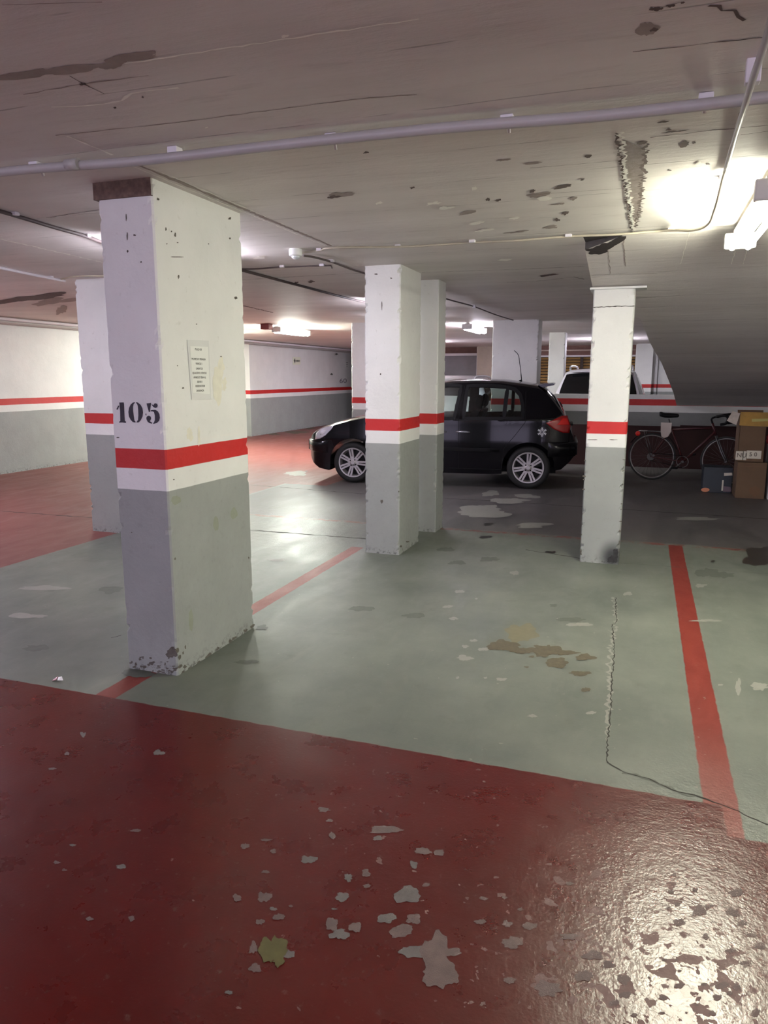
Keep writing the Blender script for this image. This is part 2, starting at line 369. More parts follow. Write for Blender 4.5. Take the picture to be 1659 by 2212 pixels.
# ------------------------------------------------------------------ ceiling
ZC = 2.375
def ceiling_material(name, tone=1.0, fold=False):
    t = NT(name); x, y, z = t.xyz()
    n1 = t.noise(1.5, 6, .6, stretch=(.35, 1.6, 1)); n2 = t.noise(9, 5, .65, stretch=(.3, 1.8, 1)); n3 = t.noise(60, 3, .6)
    a, b = [tuple(v*tone for v in lin(c)) for c in ((230, 225, 219), (212, 206, 200))]
    c = t.mix(t.ramp(n1, .35, .7), a, b)
    c = t.mix(t.math('MULTIPLY', t.ramp(n2, .58, .75), .35), c, lin((168, 156, 146)))
    # board joints of the formwork, every 46 cm
    yy = t.math('ADD', y, t.math('MULTIPLY', t.math('SUBTRACT', t.noise(1.2, 3), .5), .05))
    m = t.math('ABSOLUTE', t.math('SUBTRACT', t.math('FRACT', t.math('DIVIDE', yy, .46)), .5))
    j = t.math('MULTIPLY', t.ramp(m, .011, .004), t.ramp(t.noise(3, 3), .48, .58))
    c = t.mix(t.math('MULTIPLY', j, .55), c, lin((120, 108, 102)))
    t.col(c); t.rough(.62)
    h = t.math('ADD', t.math('MULTIPLY', n3, .3), t.math('SUBTRACT', t.math('MULTIPLY', n2, 1.2), t.math('MULTIPLY', j, 1.0)))
    t.bump(h, .45, .006); MATS[name] = t.m; return t.m
CEIL = ceiling_material('ceiling_concrete')
m_mortar = mat('mortar_ridge', lin((250, 248, 238)), .5, var=.03, scale=40)
m_stain = mat('ceiling_stain', lin((158, 146, 138)), .7, var=.15, scale=12)
m_dark = mat('ceiling_hole', lin((100, 86, 80)), .9, var=.3, scale=40)
m_pocket = mat('pocket_shade', lin((52, 44, 42)), .95, var=.3, scale=60, bump=.8)  # broken concrete with the shade of the void put into its colour
m_conc = mat('rough_cut_concrete', lin((142, 130, 124)), .9, var=.22, scale=30, bump=1.0)
m_raw = mat('raw_brown_concrete', lin((118, 98, 88)), .9, var=.3, scale=40, bump=.8)
zs0 = lambda y: ZC-(y-4.95)*.1778-.001
bm = bmesh.new()
# flat slab, cut away above the ramp (right of x = -0.43, beyond the fold)
def quad(pts, mi=0): f = bm.faces.new([bm.verts.new(p) for p in pts]); f.material_index = mi; return f
YF = 4.97
quad([(-12, -7, ZC), (5, -7, ZC), (5, YF, ZC), (-12, YF, ZC)])
quad([(-12, YF, ZC), (-.43, YF, ZC), (-.43, 30, ZC), (-12, 30, ZC)])
quad([(-.43, YF, ZC), (-.19, YF, ZC), (-.19, 5.0, ZC), (-.43, 5.22, ZC)], 5)
quad([(-.43, 5.22, ZC), (-.19, 5.0, ZC), (-.19, 5.0, zs0(5.0)), (-.43, 5.22, zs0(5.22))], 5)
quad([(-.43, 7.2, ZC), (5, 7.2, ZC), (5, 30, ZC), (-.43, 30, ZC)])
quad([(-12, -7, ZC+.25), (-12, 30, ZC+.25), (5, 30, ZC+.25), (5, -7, ZC+.25)])
for f in bm.faces: f.normal_flip()
GC = lambda px, py: G(px, py, ZC)
DN = (0, 0, -.0012)
# mortar ridges and seams
crack(bm, [(-2.075, 2.35, ZC), (-2.075, 2.60, ZC)], .016, 1, (0, 0, -.002), 1, .2)
crack(bm, [(-2.10, 2.72, ZC), (-2.105, 4.80, ZC)], .010, 1, (0, 0, -.004), 2, .5)
crack(bm, [(-2.04, 2.80, ZC), (-2.05, 4.78, ZC)], .008, 1, (0, 0, -.004), 3, .5)
crack(bm, [(-2.07, 2.72, ZC), (-2.075, 4.80, ZC)], .035, 2, DN, 13, .1)
crack(bm, [(-2.08, 4.80, ZC), (-1.2, 4.81, ZC), (-.45, 4.84, ZC)], .009, 1, (0, 0, -.004), 4, .4)
crack(bm, [(-.3, 4.83, ZC), (.2, 4.9, ZC), (1.3, 4.95, ZC)], .009, 1, (0, 0, -.004), 5, .4)
for (p, q, wd, mi) in [((270, 135), (905, 38), .009, 1), ((0, 515), (222, 566), .03, 1), ((220, 1), (5, 8), .004, 2)]:
    crack(bm, [GC(*p), GC(*q)], wd, mi, (0, 0, -.003), 6, .4)
crack(bm, [GC(110, 229), GC(160, 228), GC(225, 222), GC(262, 215), GC(283, 200), GC(330, 193), GC(385, 187)], .014, 1, (0, 0, -.003), 7, .15)
crack(bm, [GC(50, 203), GC(180, 180), GC(320, 162)], .008, 2, DN, 9, .4)
crack(bm, [GC(150, 163), GC(182, 182), GC(225, 202)], .006, 3, DN, 10, .5)
for i, (x, y, a, b, g) in enumerate([(150,150,70,10,-.1),(60,160,90,9,-.1),(245,135,30,13,-.2),(290,122,50,9,-.15)]): blob(bm, GC, x, y, a, b, i, 2, DN, .45, 30, g)
blob(bm, GC, 180, 180, 7, 3, 1, 3, (0, 0, -.002), .5)
crack(bm, [GC(120, 292), GC(400, 262), GC(760, 214), GC(900, 203)], .008, 2, DN, 11, .3)
# peeling paint on the right
for i, (x, y, a, b, mi) in enumerate([(736,420,26,5,2),(722,424,14,3,3),(1024,404,5,4,1),(1010,458,14,3,2),(1055,430,5,4,3),(1075,432,6,3,3),(1160,420,18,5,2),(1175,427,16,4,1),
   (1150,412,8,3,3),(1222,460,8,3,3),(1204,474,6,3,3),(1240,428,8,3,2),(935,437,16,4,1),(965,447,16,3,1),(1030,480,20,3,1),(1045,496,16,3,1),(1110,470,12,2.5,1),(1190,490,18,3,2),
   (1216,402,14,3,3),(1272,336,6,3,3),(1258,387,5,2,3),(1480,310,10,6,3),(1500,307,5,2,3),(1510,352,9,5,1),(1528,353,5,2,3),(1446,367,4,1.5,3),(1432,262,12,2,3),(1444,278,6,2,3),
   (1455,283,26,2,3),(1388,307,9,3,3),(1412,62,9,5,3),(1400,60,20,16,2),(1415,18,10,4,3),(1426,17,8,3,3),(1448,11,7,3,3),(1475,4,6,2,3),(790,328,6,2,3),(890,405,5,2,3),
   (818,436,8,3,1),(560,555,10,3,1),(445,273,3,1.5,1),(672,608,8,2,3),(640,610,6,2,3),(614,74,6,3,1),(1090,560,16,2.5,1),(1180,595,20,2,3),(130,668,9,10,2),(122,650,50,8,2),(60,645,80,7,3),
   (248,232,3,2,3),(308,209,3,2,3),(1085,345,12,2,2),(1150,352,20,2,2),(1120,500,26,2,2),(1210,440,14,2,2)]):
    blob(bm, GC, x, y, a, b, i+50, mi, (0, 0, -.0015 if mi != 1 else -.004), .7, 24, -.12)
crack(bm, [GC(1535, 8), GC(1552, 12), GC(1562, 20), GC(1585, 22), GC(1598, 34), GC(1610, 42)], .012, 3, (0, 0, -.002), 14, .6)
crack(bm, [GC(1410, 22), GC(1448, 10), GC(1475, 3)], .006, 3, (0, 0, -.002), 15, .6)
crack(bm, [GC(1367, 110), GC(1500, 95), GC(1659, 78)], .006, 3, (0, 0, -.002), 16, .6)
crack(bm, [GC(1405, 296), GC(1540, 280), GC(1659, 270)], .008, 3, (0, 0, -.002), 17, .6)
crack(bm, [GC(1600, 290), GC(1659, 282)], .006, 3, (0, 0, -.002), 18, .6)
crack(bm, [GC(1145, 362), GC(1345, 345)], .005, 3, (0, 0, -.002), 19, .5)
crack(bm, [GC(1145, 420), GC(1355, 405)], .005, 3, (0, 0, -.002), 20, .5)
crack(bm, [GC(1095, 609), GC(1150, 608), GC(1240, 598), GC(1262, 603)], .014, 3, (0, 0, -.002), 21, .4)
crack(bm, [GC(520, 604), GC(760, 590), GC(790, 590)], .014, 3, (0, 0, -.002), 22, .4)
crack(bm, [GC(912, 588), GC(1150, 580), GC(1262, 575)], .012, 3, (0, 0, -.002), 23, .4)
crack(bm, [GC(525, 660), GC(590, 675)], .05, 3, (0, 0, -.002), 24, .1)
crack(bm, [GC(590, 657), GC(640, 664)], .02, 1, (0, 0, -.002), 25, .3)
crack(bm, [GC(100, 470), GC(215, 452)], .008, 3, (0, 0, -.002), 26, .4)
# the chiselled strip with ragged edges that runs up to the ramp column
crack(bm, [GC(1340, 282), GC(1348, 340), GC(1360, 420), GC(1370, 500)], .02, 1, (0, 0, -.005), 27, .6, .015)
crack(bm, [GC(1334, 285), GC(1342, 345), GC(1354, 420), GC(1366, 505)], .016, 3, (0, 0, -.003), 28, .6, .015)
crack(bm, [GC(1396, 308), GC(1392, 350), GC(1386, 400), GC(1384, 450), GC(1372, 490)], .022, 3, (0, 0, -.003), 29, .6, .015)
quad([p+Vector((0, 0, -.0025)) for p in (GC(1345, 300), GC(1394, 320), GC(1386, 430), GC(1370, 490), GC(1358, 400))], 4)
ce = obj('ceiling', bm, [CEIL, m_mortar, m_stain, m_dark, m_conc, m_pocket]); tag(ce, kind='structure')

# sloping underside of the ramp that comes down on the right
SL = -.1778
def zs(y): return ZC+(y-4.95)*SL
def SP(px, py):
    d = ray(px, py); t = (ZC-SL*4.95-1.5)/(d.z-SL*d.y); return CAM+d*t
edge = [(-.19, 5.0), (-.43, 5.22), (-.428, 6.4), (-.24, 6.72), (-.07, 7.05), (.02, 7.97), (.165, 9.03), (.29, 10.2), (.39, 11.17), (.5, 12.5), (.6, 13.6)]
bm = bmesh.new(); lo = []; hi = []; lo2 = []; hi2 = []
for x, y in edge:
    lo.append(bm.verts.new((x, y, zs(y)))); lo2.append(bm.verts.new((5, y, zs(y))))
    th = .20 if y > 6 else .20
    hi.append(bm.verts.new((x, y, zs(y)+th))); hi2.append(bm.verts.new((5, y, zs(y)+th)))
for i in range(len(edge)-1):
    bm.faces.new((lo[i], lo2[i], lo2[i+1], lo[i+1])); bm.faces.new((hi[i], hi[i+1], hi2[i+1], hi2[i])); bm.faces.new((lo[i], lo[i+1], hi[i+1], hi[i]))
f = bm.faces.new([bm.verts.new(p) for p in ((-.19, 4.97, ZC), (5, 4.97, ZC), (5, 5.0, zs(5.0)), (-.19, 5.0, zs(5.0)))])
bm.faces.new((lo[-1], lo2[-1], hi2[-1], hi[-1]))
fix(bm)
UP = (0, 0, -.002)
# broken pocket where the slab starts, its shade painted as dark patches
for i, (x, y, a, b, g) in enumerate([(1290,540,24,9,-.1),(1330,522,22,7,-.5),(1310,532,20,8,-.3)]): blob(bm, SP, x, y, a, b, i, 4, UP, .5, 30, g)
sv = (0, 0, -.002)
crack(bm, [SP(1272, 594), SP(1340, 592), SP(1420, 590)], .010, 2, sv, 31, .3)
crack(bm, [SP(1395, 590), SP(1659, 584)], .007, 1, sv, 32, .5)
crack(bm, [SP(1374, 643), SP(1440, 640), SP(1470, 637)], .012, 3, sv, 33, .3)
crack(bm, [SP(1470, 637), SP(1659, 632)], .009, 2, sv, 34, .5)
crack(bm, [SP(1400, 741), SP(1659, 742)], .008, 1, sv, 35, .3)
crack(bm, [SP(1346, 515), SP(1350, 560), SP(1352, 575)], .008, 2, sv, 36, .5)
crack(bm, [SP(1312, 535), SP(1316, 570), SP(1320, 590)], .008, 2, sv, 37, .5)
for a in (1490, 1600, 1625): crack(bm, [SP(a, 500), SP(a-20, 570)], .006, 1, sv, a, .6)
rs = obj('ceiling', bm, [ceiling_material('ramp_concrete', 1.0), m_mortar, m_stain, m_dark, m_pocket]); tag(rs, kind='structure')

# ------------------------------------------------------------------ walls
PAINT = striped('pillar_paint'); WALLP = striped('wall_paint', dirt=.25)
bm = bmesh.new()
box(bm, (-9.7, -7, 0), (-9.3, 10.9, ZC)); box(bm, (-10.1, 10.9, 0), (-9.7, 16.3, ZC)); box(bm, (-9.7, 16.3, 0), (-9.3, 21.3, ZC)); box(bm, (-9.75, 21.3, 0), (-9.36, 30, ZC))
bmesh.ops.remove_doubles(bm, verts=bm.verts[:], dist=.0005)
XL = lambda px, py: XP(px, py, -9.3)
for i, (x, y, a, b) in enumerate([(727,765,3,2),(716,808,2.5,2)]): blob(bm, XL, x, y, a, b, i, 1, (.003, 0, 0), .5, 20)
tag(obj('wall_left', bm, [WALLP, m_dim]), kind='structure')
bm = bmesh.new(); box(bm, (5, -7, 0), (5.3, 30, 4)); tag(obj('wall_right', bm, mat('right_wall_paint', lin((190, 186, 184)), .7, var=.06)), kind='structure')  # plain pale grey wall colour
bm = bmesh.new(); box(bm, (-12, 30, 0), (5, 30.3, 4)); tag(obj('wall_back', bm, striped('back_wall_paint')), kind='structure')
# parapet along the ramp with a gap under it
bm = bmesh.new()
box(bm, (-1.62, 12.35, .735), (.56, 12.53, 1.222)); box(bm, (.56, 12.35, .755), (3.4, 12.53, 1.075))
PAR = striped('parapet_paint', dirt=.8, lower=lin((128, 130, 128)))
tag(obj('wall_parapet', bm, PAR), kind='structure')
bm = bmesh.new(); box(bm, (-1.9, 13.0, 0), (4.9, 13.15, .9))
tag(obj('wall_under_ramp', bm, mat('dark_red_wall', lin((52, 22, 22)), .8, var=.2, scale=3)), kind='structure')
# far end: partition walls, doors
WALLR = striped('far_wall_paint', dz=.15)
bm = bmesh.new(); box(bm, (-.29, 21.6, 0), (5, 22, ZC)); box(bm, (-.25, 21.3, 0), (.16, 21.6, ZC)); box(bm, (.16, 21.52, 0), (.30, 21.6, ZC))
tag(obj('wall_far_right', bm, WALLR), kind='structure')
bm = bmesh.new(); box(bm, (-4.76, 21.8, 0), (-3.2, 22.1, ZC)); tag(obj('wall_far_beige', bm, mat('beige_wall', lin((168, 154, 142)), .7, var=.05, bump=.2)), kind='structure')
bm = bmesh.new(); box(bm, (-8.55, 22.3, 2.19), (-4.76, 22.6, ZC)); box(bm, (-8.55, 22.3, 0), (-7.3, 22.6, 2.19)); tag(obj('wall_far_left', bm, mat('dim_upper_wall', lin((120, 88, 82)), .8, var=.1)), kind='structure')
# grey panel door with a white frame
d = bpy.data.objects.new('door_1', None); COL.objects.link(d); d.location = (-6, 22.2, 0); tag(d, kind='structure')
bm = bmesh.new(); box(bm, (-7.2, 22.2, 0), (-4.82, 22.26, 2.12))
for k in range(1, 6): box(bm, (-7.2, 22.19, k*.35), (-4.82, 22.2, k*.35+.012))
o = obj('door_panel', bm, mat('grey_door', lin((128, 126, 132)), .6, var=.05), d); o.location = (6, -22.2, 0)
bm = bmesh.new(); box(bm, (-4.84, 22.12, 0), (-4.76, 22.24, 2.37)); box(bm, (-7.3, 22.12, 2.12), (-4.84, 22.24, 2.19))
o = obj('door_frame', bm, mat('white_frame', lin((222, 216, 222)), .5), d); o.location = (6, -22.2, 0)
# slatted wooden gate behind, with a white rail
d = bpy.data.objects.new('door_2', None); COL.objects.link(d); d.location = (-2, 21.9, 0); tag(d, kind='structure')
m_wood = mat('slat_wood', lin((150, 118, 70)), .55, var=.25, scale=6)
bm = bmesh.new(); z = .1
while z < 2.02:
    q = [(-3.2, 21.9, z), (-3.2, 21.95, z+.055), (-3.2, 21.96, z+.05), (-3.2, 21.91, z-.005)]
    prism(bm, q, (2.9, 0, 0)); z += .082
o = obj('slats', bm, m_wood, d); o.location = (2, -21.9, 0)
bm = bmesh.new(); box(bm, (-3.2, 21.84, 2.055), (-.3, 21.93, 2.10)); o = obj('rail', bm, mat('white_frame', (0, 0, 0)), d); o.location = (2, -21.9, 0)
bm = bmesh.new(); box(bm, (-3.2, 21.97, 0), (-.3, 22.0, 2.05)); box(bm, (-2.98, 21.86, 0), (-2.93, 21.9, 2.05)); box(bm, (-1.78, 21.86, 0), (-1.70, 21.9, 2.05))
o = obj('gate_board', bm, mat('dark_board', lin((50, 34, 28)), .7), d); o.location = (2, -21.9, 0)
bm = bmesh.new(); box(bm, (-3.2, 21.9, 2.1), (-.29, 22.05, ZC)); tag(obj('wall_over_gate', bm, mat('dim_upper_wall', (0, 0, 0))), kind='structure')
bm = bmesh.new(); tube(bm, [(-3.2, 21.75, 2.235), (-.3, 21.75, 2.235)], .022, 10)
tag(obj('conduit_pipe', bm, mat('brown_white_pipe', lin((190, 168, 160)), .4)), 'thin straight pipe above the slatted wooden gate at the far end', 'pipe')

# ------------------------------------------------------------------ pillars
def pillar_mesh(x0, x1, y0, y1, z0, z1, seed, jit=.006, marks=None, mats=None, step=.022):
    """concrete pillar with worn, slightly ragged arrises"""
    bm = bmesh.new(); rnd = random.Random(seed); cx, cy = (x0+x1)/2, (y0+y1)/2; b = .008; rings = []
    n = max(2, int((z1-z0)/step)); nf = 3
    for i in range(n+1):
        z = z0+(z1-z0)*i/n; ring = []
        g_ = .028
        base = [(x0+g_, y0, 9), (x1-g_, y0, 9), (x1-b, y0, 1), (x1, y0+b, 1), (x1, y0+g_, 9), (x1, y1-g_, 9), (x1, y1-b, 2), (x1-b, y1, 2), (x1-g_, y1, 9), (x0+g_, y1, 9), (x0+b, y1, 3), (x0, y1-b, 3), (x0, y1-g_, 9), (x0, y0+g_, 9), (x0, y0+b, 0), (x0+b, y0, 0)]
        js = [max(0, rnd.gauss(0, jit)) if rnd.random() < .5 else 0 for _ in range(4)]+[0]*6
        for x, y, ci in base:
            q = js[ci]; sx = 1 if x > cx else -1; sy = 1 if y > cy else -1
            ring.append(bm.verts.new((x-sx*q, y-sy*q, z)))
        rings.append(ring)
    for a, c in zip(rings, rings[1:]):
        for k in range(16): bm.faces.new((a[k], a[(k+1) % 16], c[(k+1) % 16], c[k]))
    bm.faces.new(rings[0][::-1]); bm.faces.new(rings[-1])
    if marks: marks(bm)
    return bm
def pillar(x0, x1, y0, y1, label, seed, z1=ZC, marks=None, mats=None, group=None, jit=.006):
    t = pillar_mesh(x0, x1, y0, y1, 0, z1, seed, jit, marks)
    o = obj('pillar', t, mats or [PAINT])
    return tag(o, label, 'pillar', 'concrete pillars painted grey, white and red')
m_spot = mat('dark_dent', lin((92, 88, 80)), .85, var=.3, scale=50)
m_soot = mat('black_scuff', lin((44, 44, 46)), .8, var=.4, scale=30)
m_yst = mat('yellowed_stain', lin((220, 218, 202)), .6, var=.06, scale=25)
m_gst = mat('green_grey_stain', lin((136, 142, 126)), .6, var=.05, scale=25)

# the big numbered pillar
P1 = (-2.4507, -2.1481, 2.9425, 3.7223)
def marks1(bm):
    FR = lambda px, py: YP(px, py, P1[2]); RI = lambda px, py: XP(px, py, P1[1])
    a, b = (0, -.0012, 0), (.0012, 0, 0)
    for i, (x, y, rx, ry) in enumerate([(273,470,1.2,8),(275,510,1.2,10),(276,543,1.8,3),(305,566,2,1.5),(291,508,3,2),(255,945,3,1.5),(285,1150,1.5,1)]): blob(bm, FR, x, y, rx, ry, i, 1, a, .4, 14)
    rnd = random.Random(3)
    for i in range(46):
        x = 278+rnd.random()*104; y = 1432+rnd.gauss(0, 12)+(x-278)*.13
        if y < 1453+(x-278)*.1: blob(bm, FR, x, y, 1.2+rnd.random()*3.4, .8+rnd.random()*2.4, i+60, 1, a, .6, 14)
    blob(bm, FR, 372, 1410, 10, 12, 5, 1, a, .5, 20, .8)
    for i, (x, y, rx, ry) in enumerate([(358,495,1.5,4),(378,508,2.4,5),(370,500,1.5,1.5),(360,527,1.5,1.2),(383,524,2,1),(450,527,1.3,1.2),(385,598,2.2,4),(509,643,3,2.5),(395,838,2,2),(383,790,1.3,1.3),
        (375,1036,1.6,1.2),(378,1207,1.5,3),(537,1205,1.2,3),(341,430,3,2.5),(496,472,3,3),(496,515,2,2),(380,555,16,1.2),(424,700,1.3,1.3),(477,770,1.5,1.5),(382,1405,3,6),(395,1410,2,3),(388,1420,3,5),(362+38,1398,2,4)]):
        blob(bm, RI, x, y, rx, ry, i+20, 1, b, .5, 14)
    for i, (x, y, rx, ry) in enumerate([(470,815,9,36),(478,790,6,20),(470,850,8,22),(430,945,3,20),(410,940,6,14),(484,830,5,16)]): blob(bm, RI, x, y, rx, ry, i+40, 2, (.0008, 0, 0), .6, 30)
    for i, (x, y, rx, ry) in enumerate([(412,1338,5,24),(466,1130,6,17),(505,1108,7,12),(380,1080,10,10)]): blob(bm, RI, x, y, rx, ry, i+50, 3, (.0008, 0, 0), .3, 24)
    # crumbled foot on the right-hand face
    for i, (x, y) in enumerate([(395,1452),(410,1444),(430,1430),(447,1420),(470,1402),(497,1385),(505,1379),(530,1362),(545,1352),(452,1414),(388,1440),(399,1440)]):
        blob(bm, RI, x, y, 5, 3, i+80, 1, b, .6, 14, -.6)
    # unpainted strip under the ceiling
    z0, z1 = ZC-.075, ZC
    vs = [bm.verts.new(p) for p in ((P1[0]-.012, P1[2]-.012, z0), (P1[1]+.004, P1[2]-.012, z0-.0), (P1[1]+.004, P1[2]-.012, z1), (P1[0]-.012, P1[2]-.012, z1))]
    f = bm.faces.new(vs); f.material_index = 4
    v2 = [bm.verts.new(p) for p in ((P1[0]-.012, P1[2]-.012, z0), (P1[0]-.012, P1[2]+.3, z0), (P1[1]+.004, P1[2]+.0, z0), (P1[1]+.004, P1[2]-.012, z0))]
    f = bm.faces.new(v2); f.material_index = 4
big = pillar(*P1, 'thick near pillar stencilled 105, nearest and widest of the painted pillars', 11, marks=marks1, mats=[PAINT, m_spot, m_yst, m_gst, m_raw], jit=.004)
# stencilled number
def stencil(polys, name, sc_, ox, oy, parent, m):
    bm = bmesh.new()
    for poly in polys:
        pts = [YP(ox+x/sc_, oy+y/sc_, P1[2])+Vector((0, -.0035, 0)) for x, y in poly]
        prism(bm, pts, (0, .003, 0))
    fix(bm); return obj(name, bm, m, parent)
one = [[(300,205),(393,203),(400,235),(408,400),(412,520),(420,620),(448,645),(442,668),(370,658),(296,662),(298,645),(325,625),(320,400),(305,230)], [(277,275),(292,283),(256,366),(234,360)]]
zero = [[(650,200),(610,205),(560,250),(522,330),(508,420),(520,520),(560,600),(610,650),(660,660),(665,645),(635,610),(622,520),(608,400),(606,300),(620,240),(650,212)],
        [(683,200),(715,205),(780,260),(820,340),(832,430),(822,520),(780,610),(740,655),(698,660),(696,645),(728,600),(736,500),(732,380),(722,280),(705,235),(681,212)]]
five = [[(922,225),(1015,215),(990,415),(975,422),(930,260)], [(1035,245),(1060,262),(1082,262),(1095,232),(1122,222),(1152,233),(1168,272),(1157,312),(1122,330),(1085,312),(1055,282)],
        [(1010,390),(1040,375),(1110,370),(1165,400),(1205,470),(1216,550),(1200,620),(1150,670),(1085,690),(1068,680),(1095,650),(1110,600),(1110,500),(1090,420),(1050,405),(1018,407)],
        [(968,506),(1000,520),(1018,560),(1005,600),(985,628),(1010,648),(1045,665),(1035,685),(990,675),(945,640),(918,580),(920,540),(940,514)], [(900,455),(910,460),(908,500),(900,490)]]
m_ink = mat('stencil_black', lin((46, 42, 52)), .6, var=.15, scale=20)
for p in (one, zero, five): tag(stencil(p, 'stencil_digit', 10.536, 230, 850, big, m_ink))

def marks2(bm):
    FR = lambda px, py: YP(px, py, 5.7396); RI = lambda px, py: XP(px, py, -1.8866)
    for i, (x, y, rx, ry) in enumerate([(825,1083,2.5,4),(812,592,4,1.5),(845,601,2,1.5),(822,808,1.5,2),(825,660,.8,10)]): blob(bm, FR, x, y, rx, ry, i, 1, (0, -.0012, 0), .5, 14)
    for i, (x, y, rx, ry) in enumerate([(861,1062,1,2),(866,1180,2,2),(880,1170,3,1.5)]): blob(bm, RI, x, y, rx, ry, i, 1, (.0012, 0, 0), .5, 14)
pillar(-2.1944, -1.8866, 5.7396, 6.3179, 'white and grey pillar with red band, in front of the black car\'s front door', 12, marks=marks2, mats=[PAINT, m_spot])
pillar(-2.1934, -1.8434, 6.7389, 7.0137, 'slim banded pillar tucked directly behind another, beside the black car\'s front door window', 13, mats=[PAINT])
def marks4(bm):
    FR = lambda px, py: YP(px, py, 6.037)
    rnd = random.Random(5)
    for i in range(26):
        s = rnd.random() < .6; y = 980+rnd.random()*225; x = (1263-(y-966)*.043)+1.5 if s else (1351-(y-966)*.058)-1.5
        blob(bm, FR, x, y, 1.0+rnd.random()*2.2, .8+rnd.random()*1.6, i, 1, (0, -.0012, 0), .6, 12)
    for i, (x, y, rx, ry) in enumerate([(1322,1208,10,8),(1330,1200,6,14)]): blob(bm, FR, x, y, rx, ry, i+40, 2, (0, -.001, 0), .5, 26)
    for i, (x, y, rx, ry) in enumerate([(1280,950,12,.8),(1325,950,8,.8)]): blob(bm, FR, x, y, rx, ry, i+50, 1, (0, -.001, 0), .6, 16)
def soot_paint():
    m = PAINT.copy(); m.name = 'sooty_pillar_paint'; t = m.node_tree; b = t.nodes['Principled BSDF']
    src = b.inputs['Base Color'].links[0].from_socket
    g = t.nodes.new('ShaderNodeNewGeometry'); vm = t.nodes.new('ShaderNodeVectorMath'); vm.operation = 'SUBTRACT'; t.links.new(g.outputs['Position'], vm.inputs[0]); vm.inputs[1].default_value = (-.165, 6.037, .06)
    sm = t.nodes.new('ShaderNodeVectorMath'); sm.operation = 'MULTIPLY'; t.links.new(vm.outputs[0], sm.inputs[0]); sm.inputs[1].default_value = (1, .2, .8)
    ln = t.nodes.new('ShaderNodeVectorMath'); ln.operation = 'LENGTH'; t.links.new(sm.outputs[0], ln.inputs[0])
    mr = t.nodes.new('ShaderNodeMapRange'); t.links.new(ln.outputs['Value'], mr.inputs[0]); mr.inputs[1].default_value = .14; mr.inputs[2].default_value = .02; mr.inputs[3].default_value = 0; mr.inputs[4].default_value = .93
    mr.interpolation_type = 'SMOOTHSTEP'
    mx = t.nodes.new('ShaderNodeMix'); mx.data_type = 'RGBA'; t.links.new(mr.outputs[0], mx.inputs[0]); t.links.new(src, mx.inputs[6]); mx.inputs[7].default_value = (*lin((40, 42, 44)), 1)
    t.links.new(mx.outputs[2], b.inputs['Base Color']); return m
pillar(-.4172, -.1116, 6.037, 6.35, 'pillar with a black scuff at its foot, holding up the ramp', 14, z1=zs(6.05)-.004, marks=marks4, mats=[soot_paint(), m_spot, m_soot], jit=.007)
# head of the ramp pillar
pz = zs(6.05)
bm = bmesh.new(); box(bm, (-.445, 6.015, pz-.022), (-.03, 6.36, pz-.006), bev=.002)
for k in range(2): crack(bm, [(-.415, 6.036, pz-.155+k*.004), (-.25, 6.036, pz-.15), (-.112, 6.036, pz-.152)], .006, 1, (0, -.001, 0), k, .4, .02, Vector((0, 1, 0)))
h = obj('top_ledge', bm, [PAINT, m_spot], bpy.data.objects['pillar.003'])
pillar(-5.0437, -4.5437, 5.6657, 6.1657, 'pale pillar at far left partly hidden behind the pillar stencilled 105', 15, mats=[PAINT])
pillar(-4.67, -4.17, 11.59, 12.0, 'distant pillar showing as a narrow strip beyond the front of the black car', 16, mats=[PAINT])
pillar(-2.334, -1.61, 11.8, 12.2, 'wide lilac-white pillar rising right behind the roof of the black car', 17, mats=[striped('lilac_pillar_paint')])
pillar(-1.886, -1.566, 15.4, 15.75, 'slim white pillar in front of the slatted gate, left of the white car', 18, mats=[PAINT])

# paper notice in a plastic sleeve on the big pillar
nt = thing('paper_notice', 'taped paper notice with nine centred lines on the pillar stencilled 105', 'notice', (P1[1], 3.26, 1.53))
bm = bmesh.new(); prism(bm, [XP(*p, P1[1])-Vector((P1[1], 3.26, 1.53))+Vector((.002, 0, 0)) for p in ((403, 734), (450, 736), (455, 862), (413, 863))], (.0012, 0, 0)); fix(bm)
obj('plastic_sleeve', bm, mat('clear_sleeve', lin((218, 220, 216)), .25, var=.02), nt)
bm = bmesh.new(); prism(bm, [XP(*p, P1[1])-Vector((P1[1], 3.26, 1.53))+Vector((.0036, 0, 0)) for p in ((409, 748), (448, 749), (452, 851), (415, 849))], (.0006, 0, 0)); fix(bm)
obj('sheet', bm, mat('notice_paper', lin((226, 228, 222)), .5), nt)
def text_mesh(name, txt, size, Mx, m, parent=None, ext=.0003, bold=.0, align='CENTER'):
    cu = bpy.data.curves.new('t', 'FONT'); cu.body = txt; cu.size = size; cu.align_x = align; cu.align_y = 'CENTER'; cu.extrude = ext; cu.offset = bold; cu.resolution_u = 3
    to = bpy.data.objects.new('t', cu); me = bpy.data.meshes.new_from_object(to); me.name = name
    me.transform(Mx); me.materials.clear(); me.materials.append(m); bpy.data.objects.remove(to)
    o = bpy.data.objects.new(name, me); COL.objects.link(o)
    if parent: o.parent = parent
    return o
def join_meshes(name, objs, parent):
    bm = bmesh.new()
    for o in objs: bm.from_mesh(o.data)
    m = objs[0].data.materials[0]
    for o in objs: bpy.data.objects.remove(o)
    return obj(name, bm, m, parent)
m_grey_ink = mat('notice_ink', lin((96, 98, 92)), .7)
lines = [('PLAÇA DE', 427, 755), ('PROPIETAT PRIVADA', 427.5, 776), ('VEHICLE I', 428, 786), ('GARATGE', 429, 796.5), ('QUALSEVOL VEHICLE', 429.5, 806), ('APARCAT SERA AL', 430, 815.5), ('SERVEI I', 430, 825), ('RESERVATION', 431, 834), ('DENUNCIA', 431, 844)]
ob = []
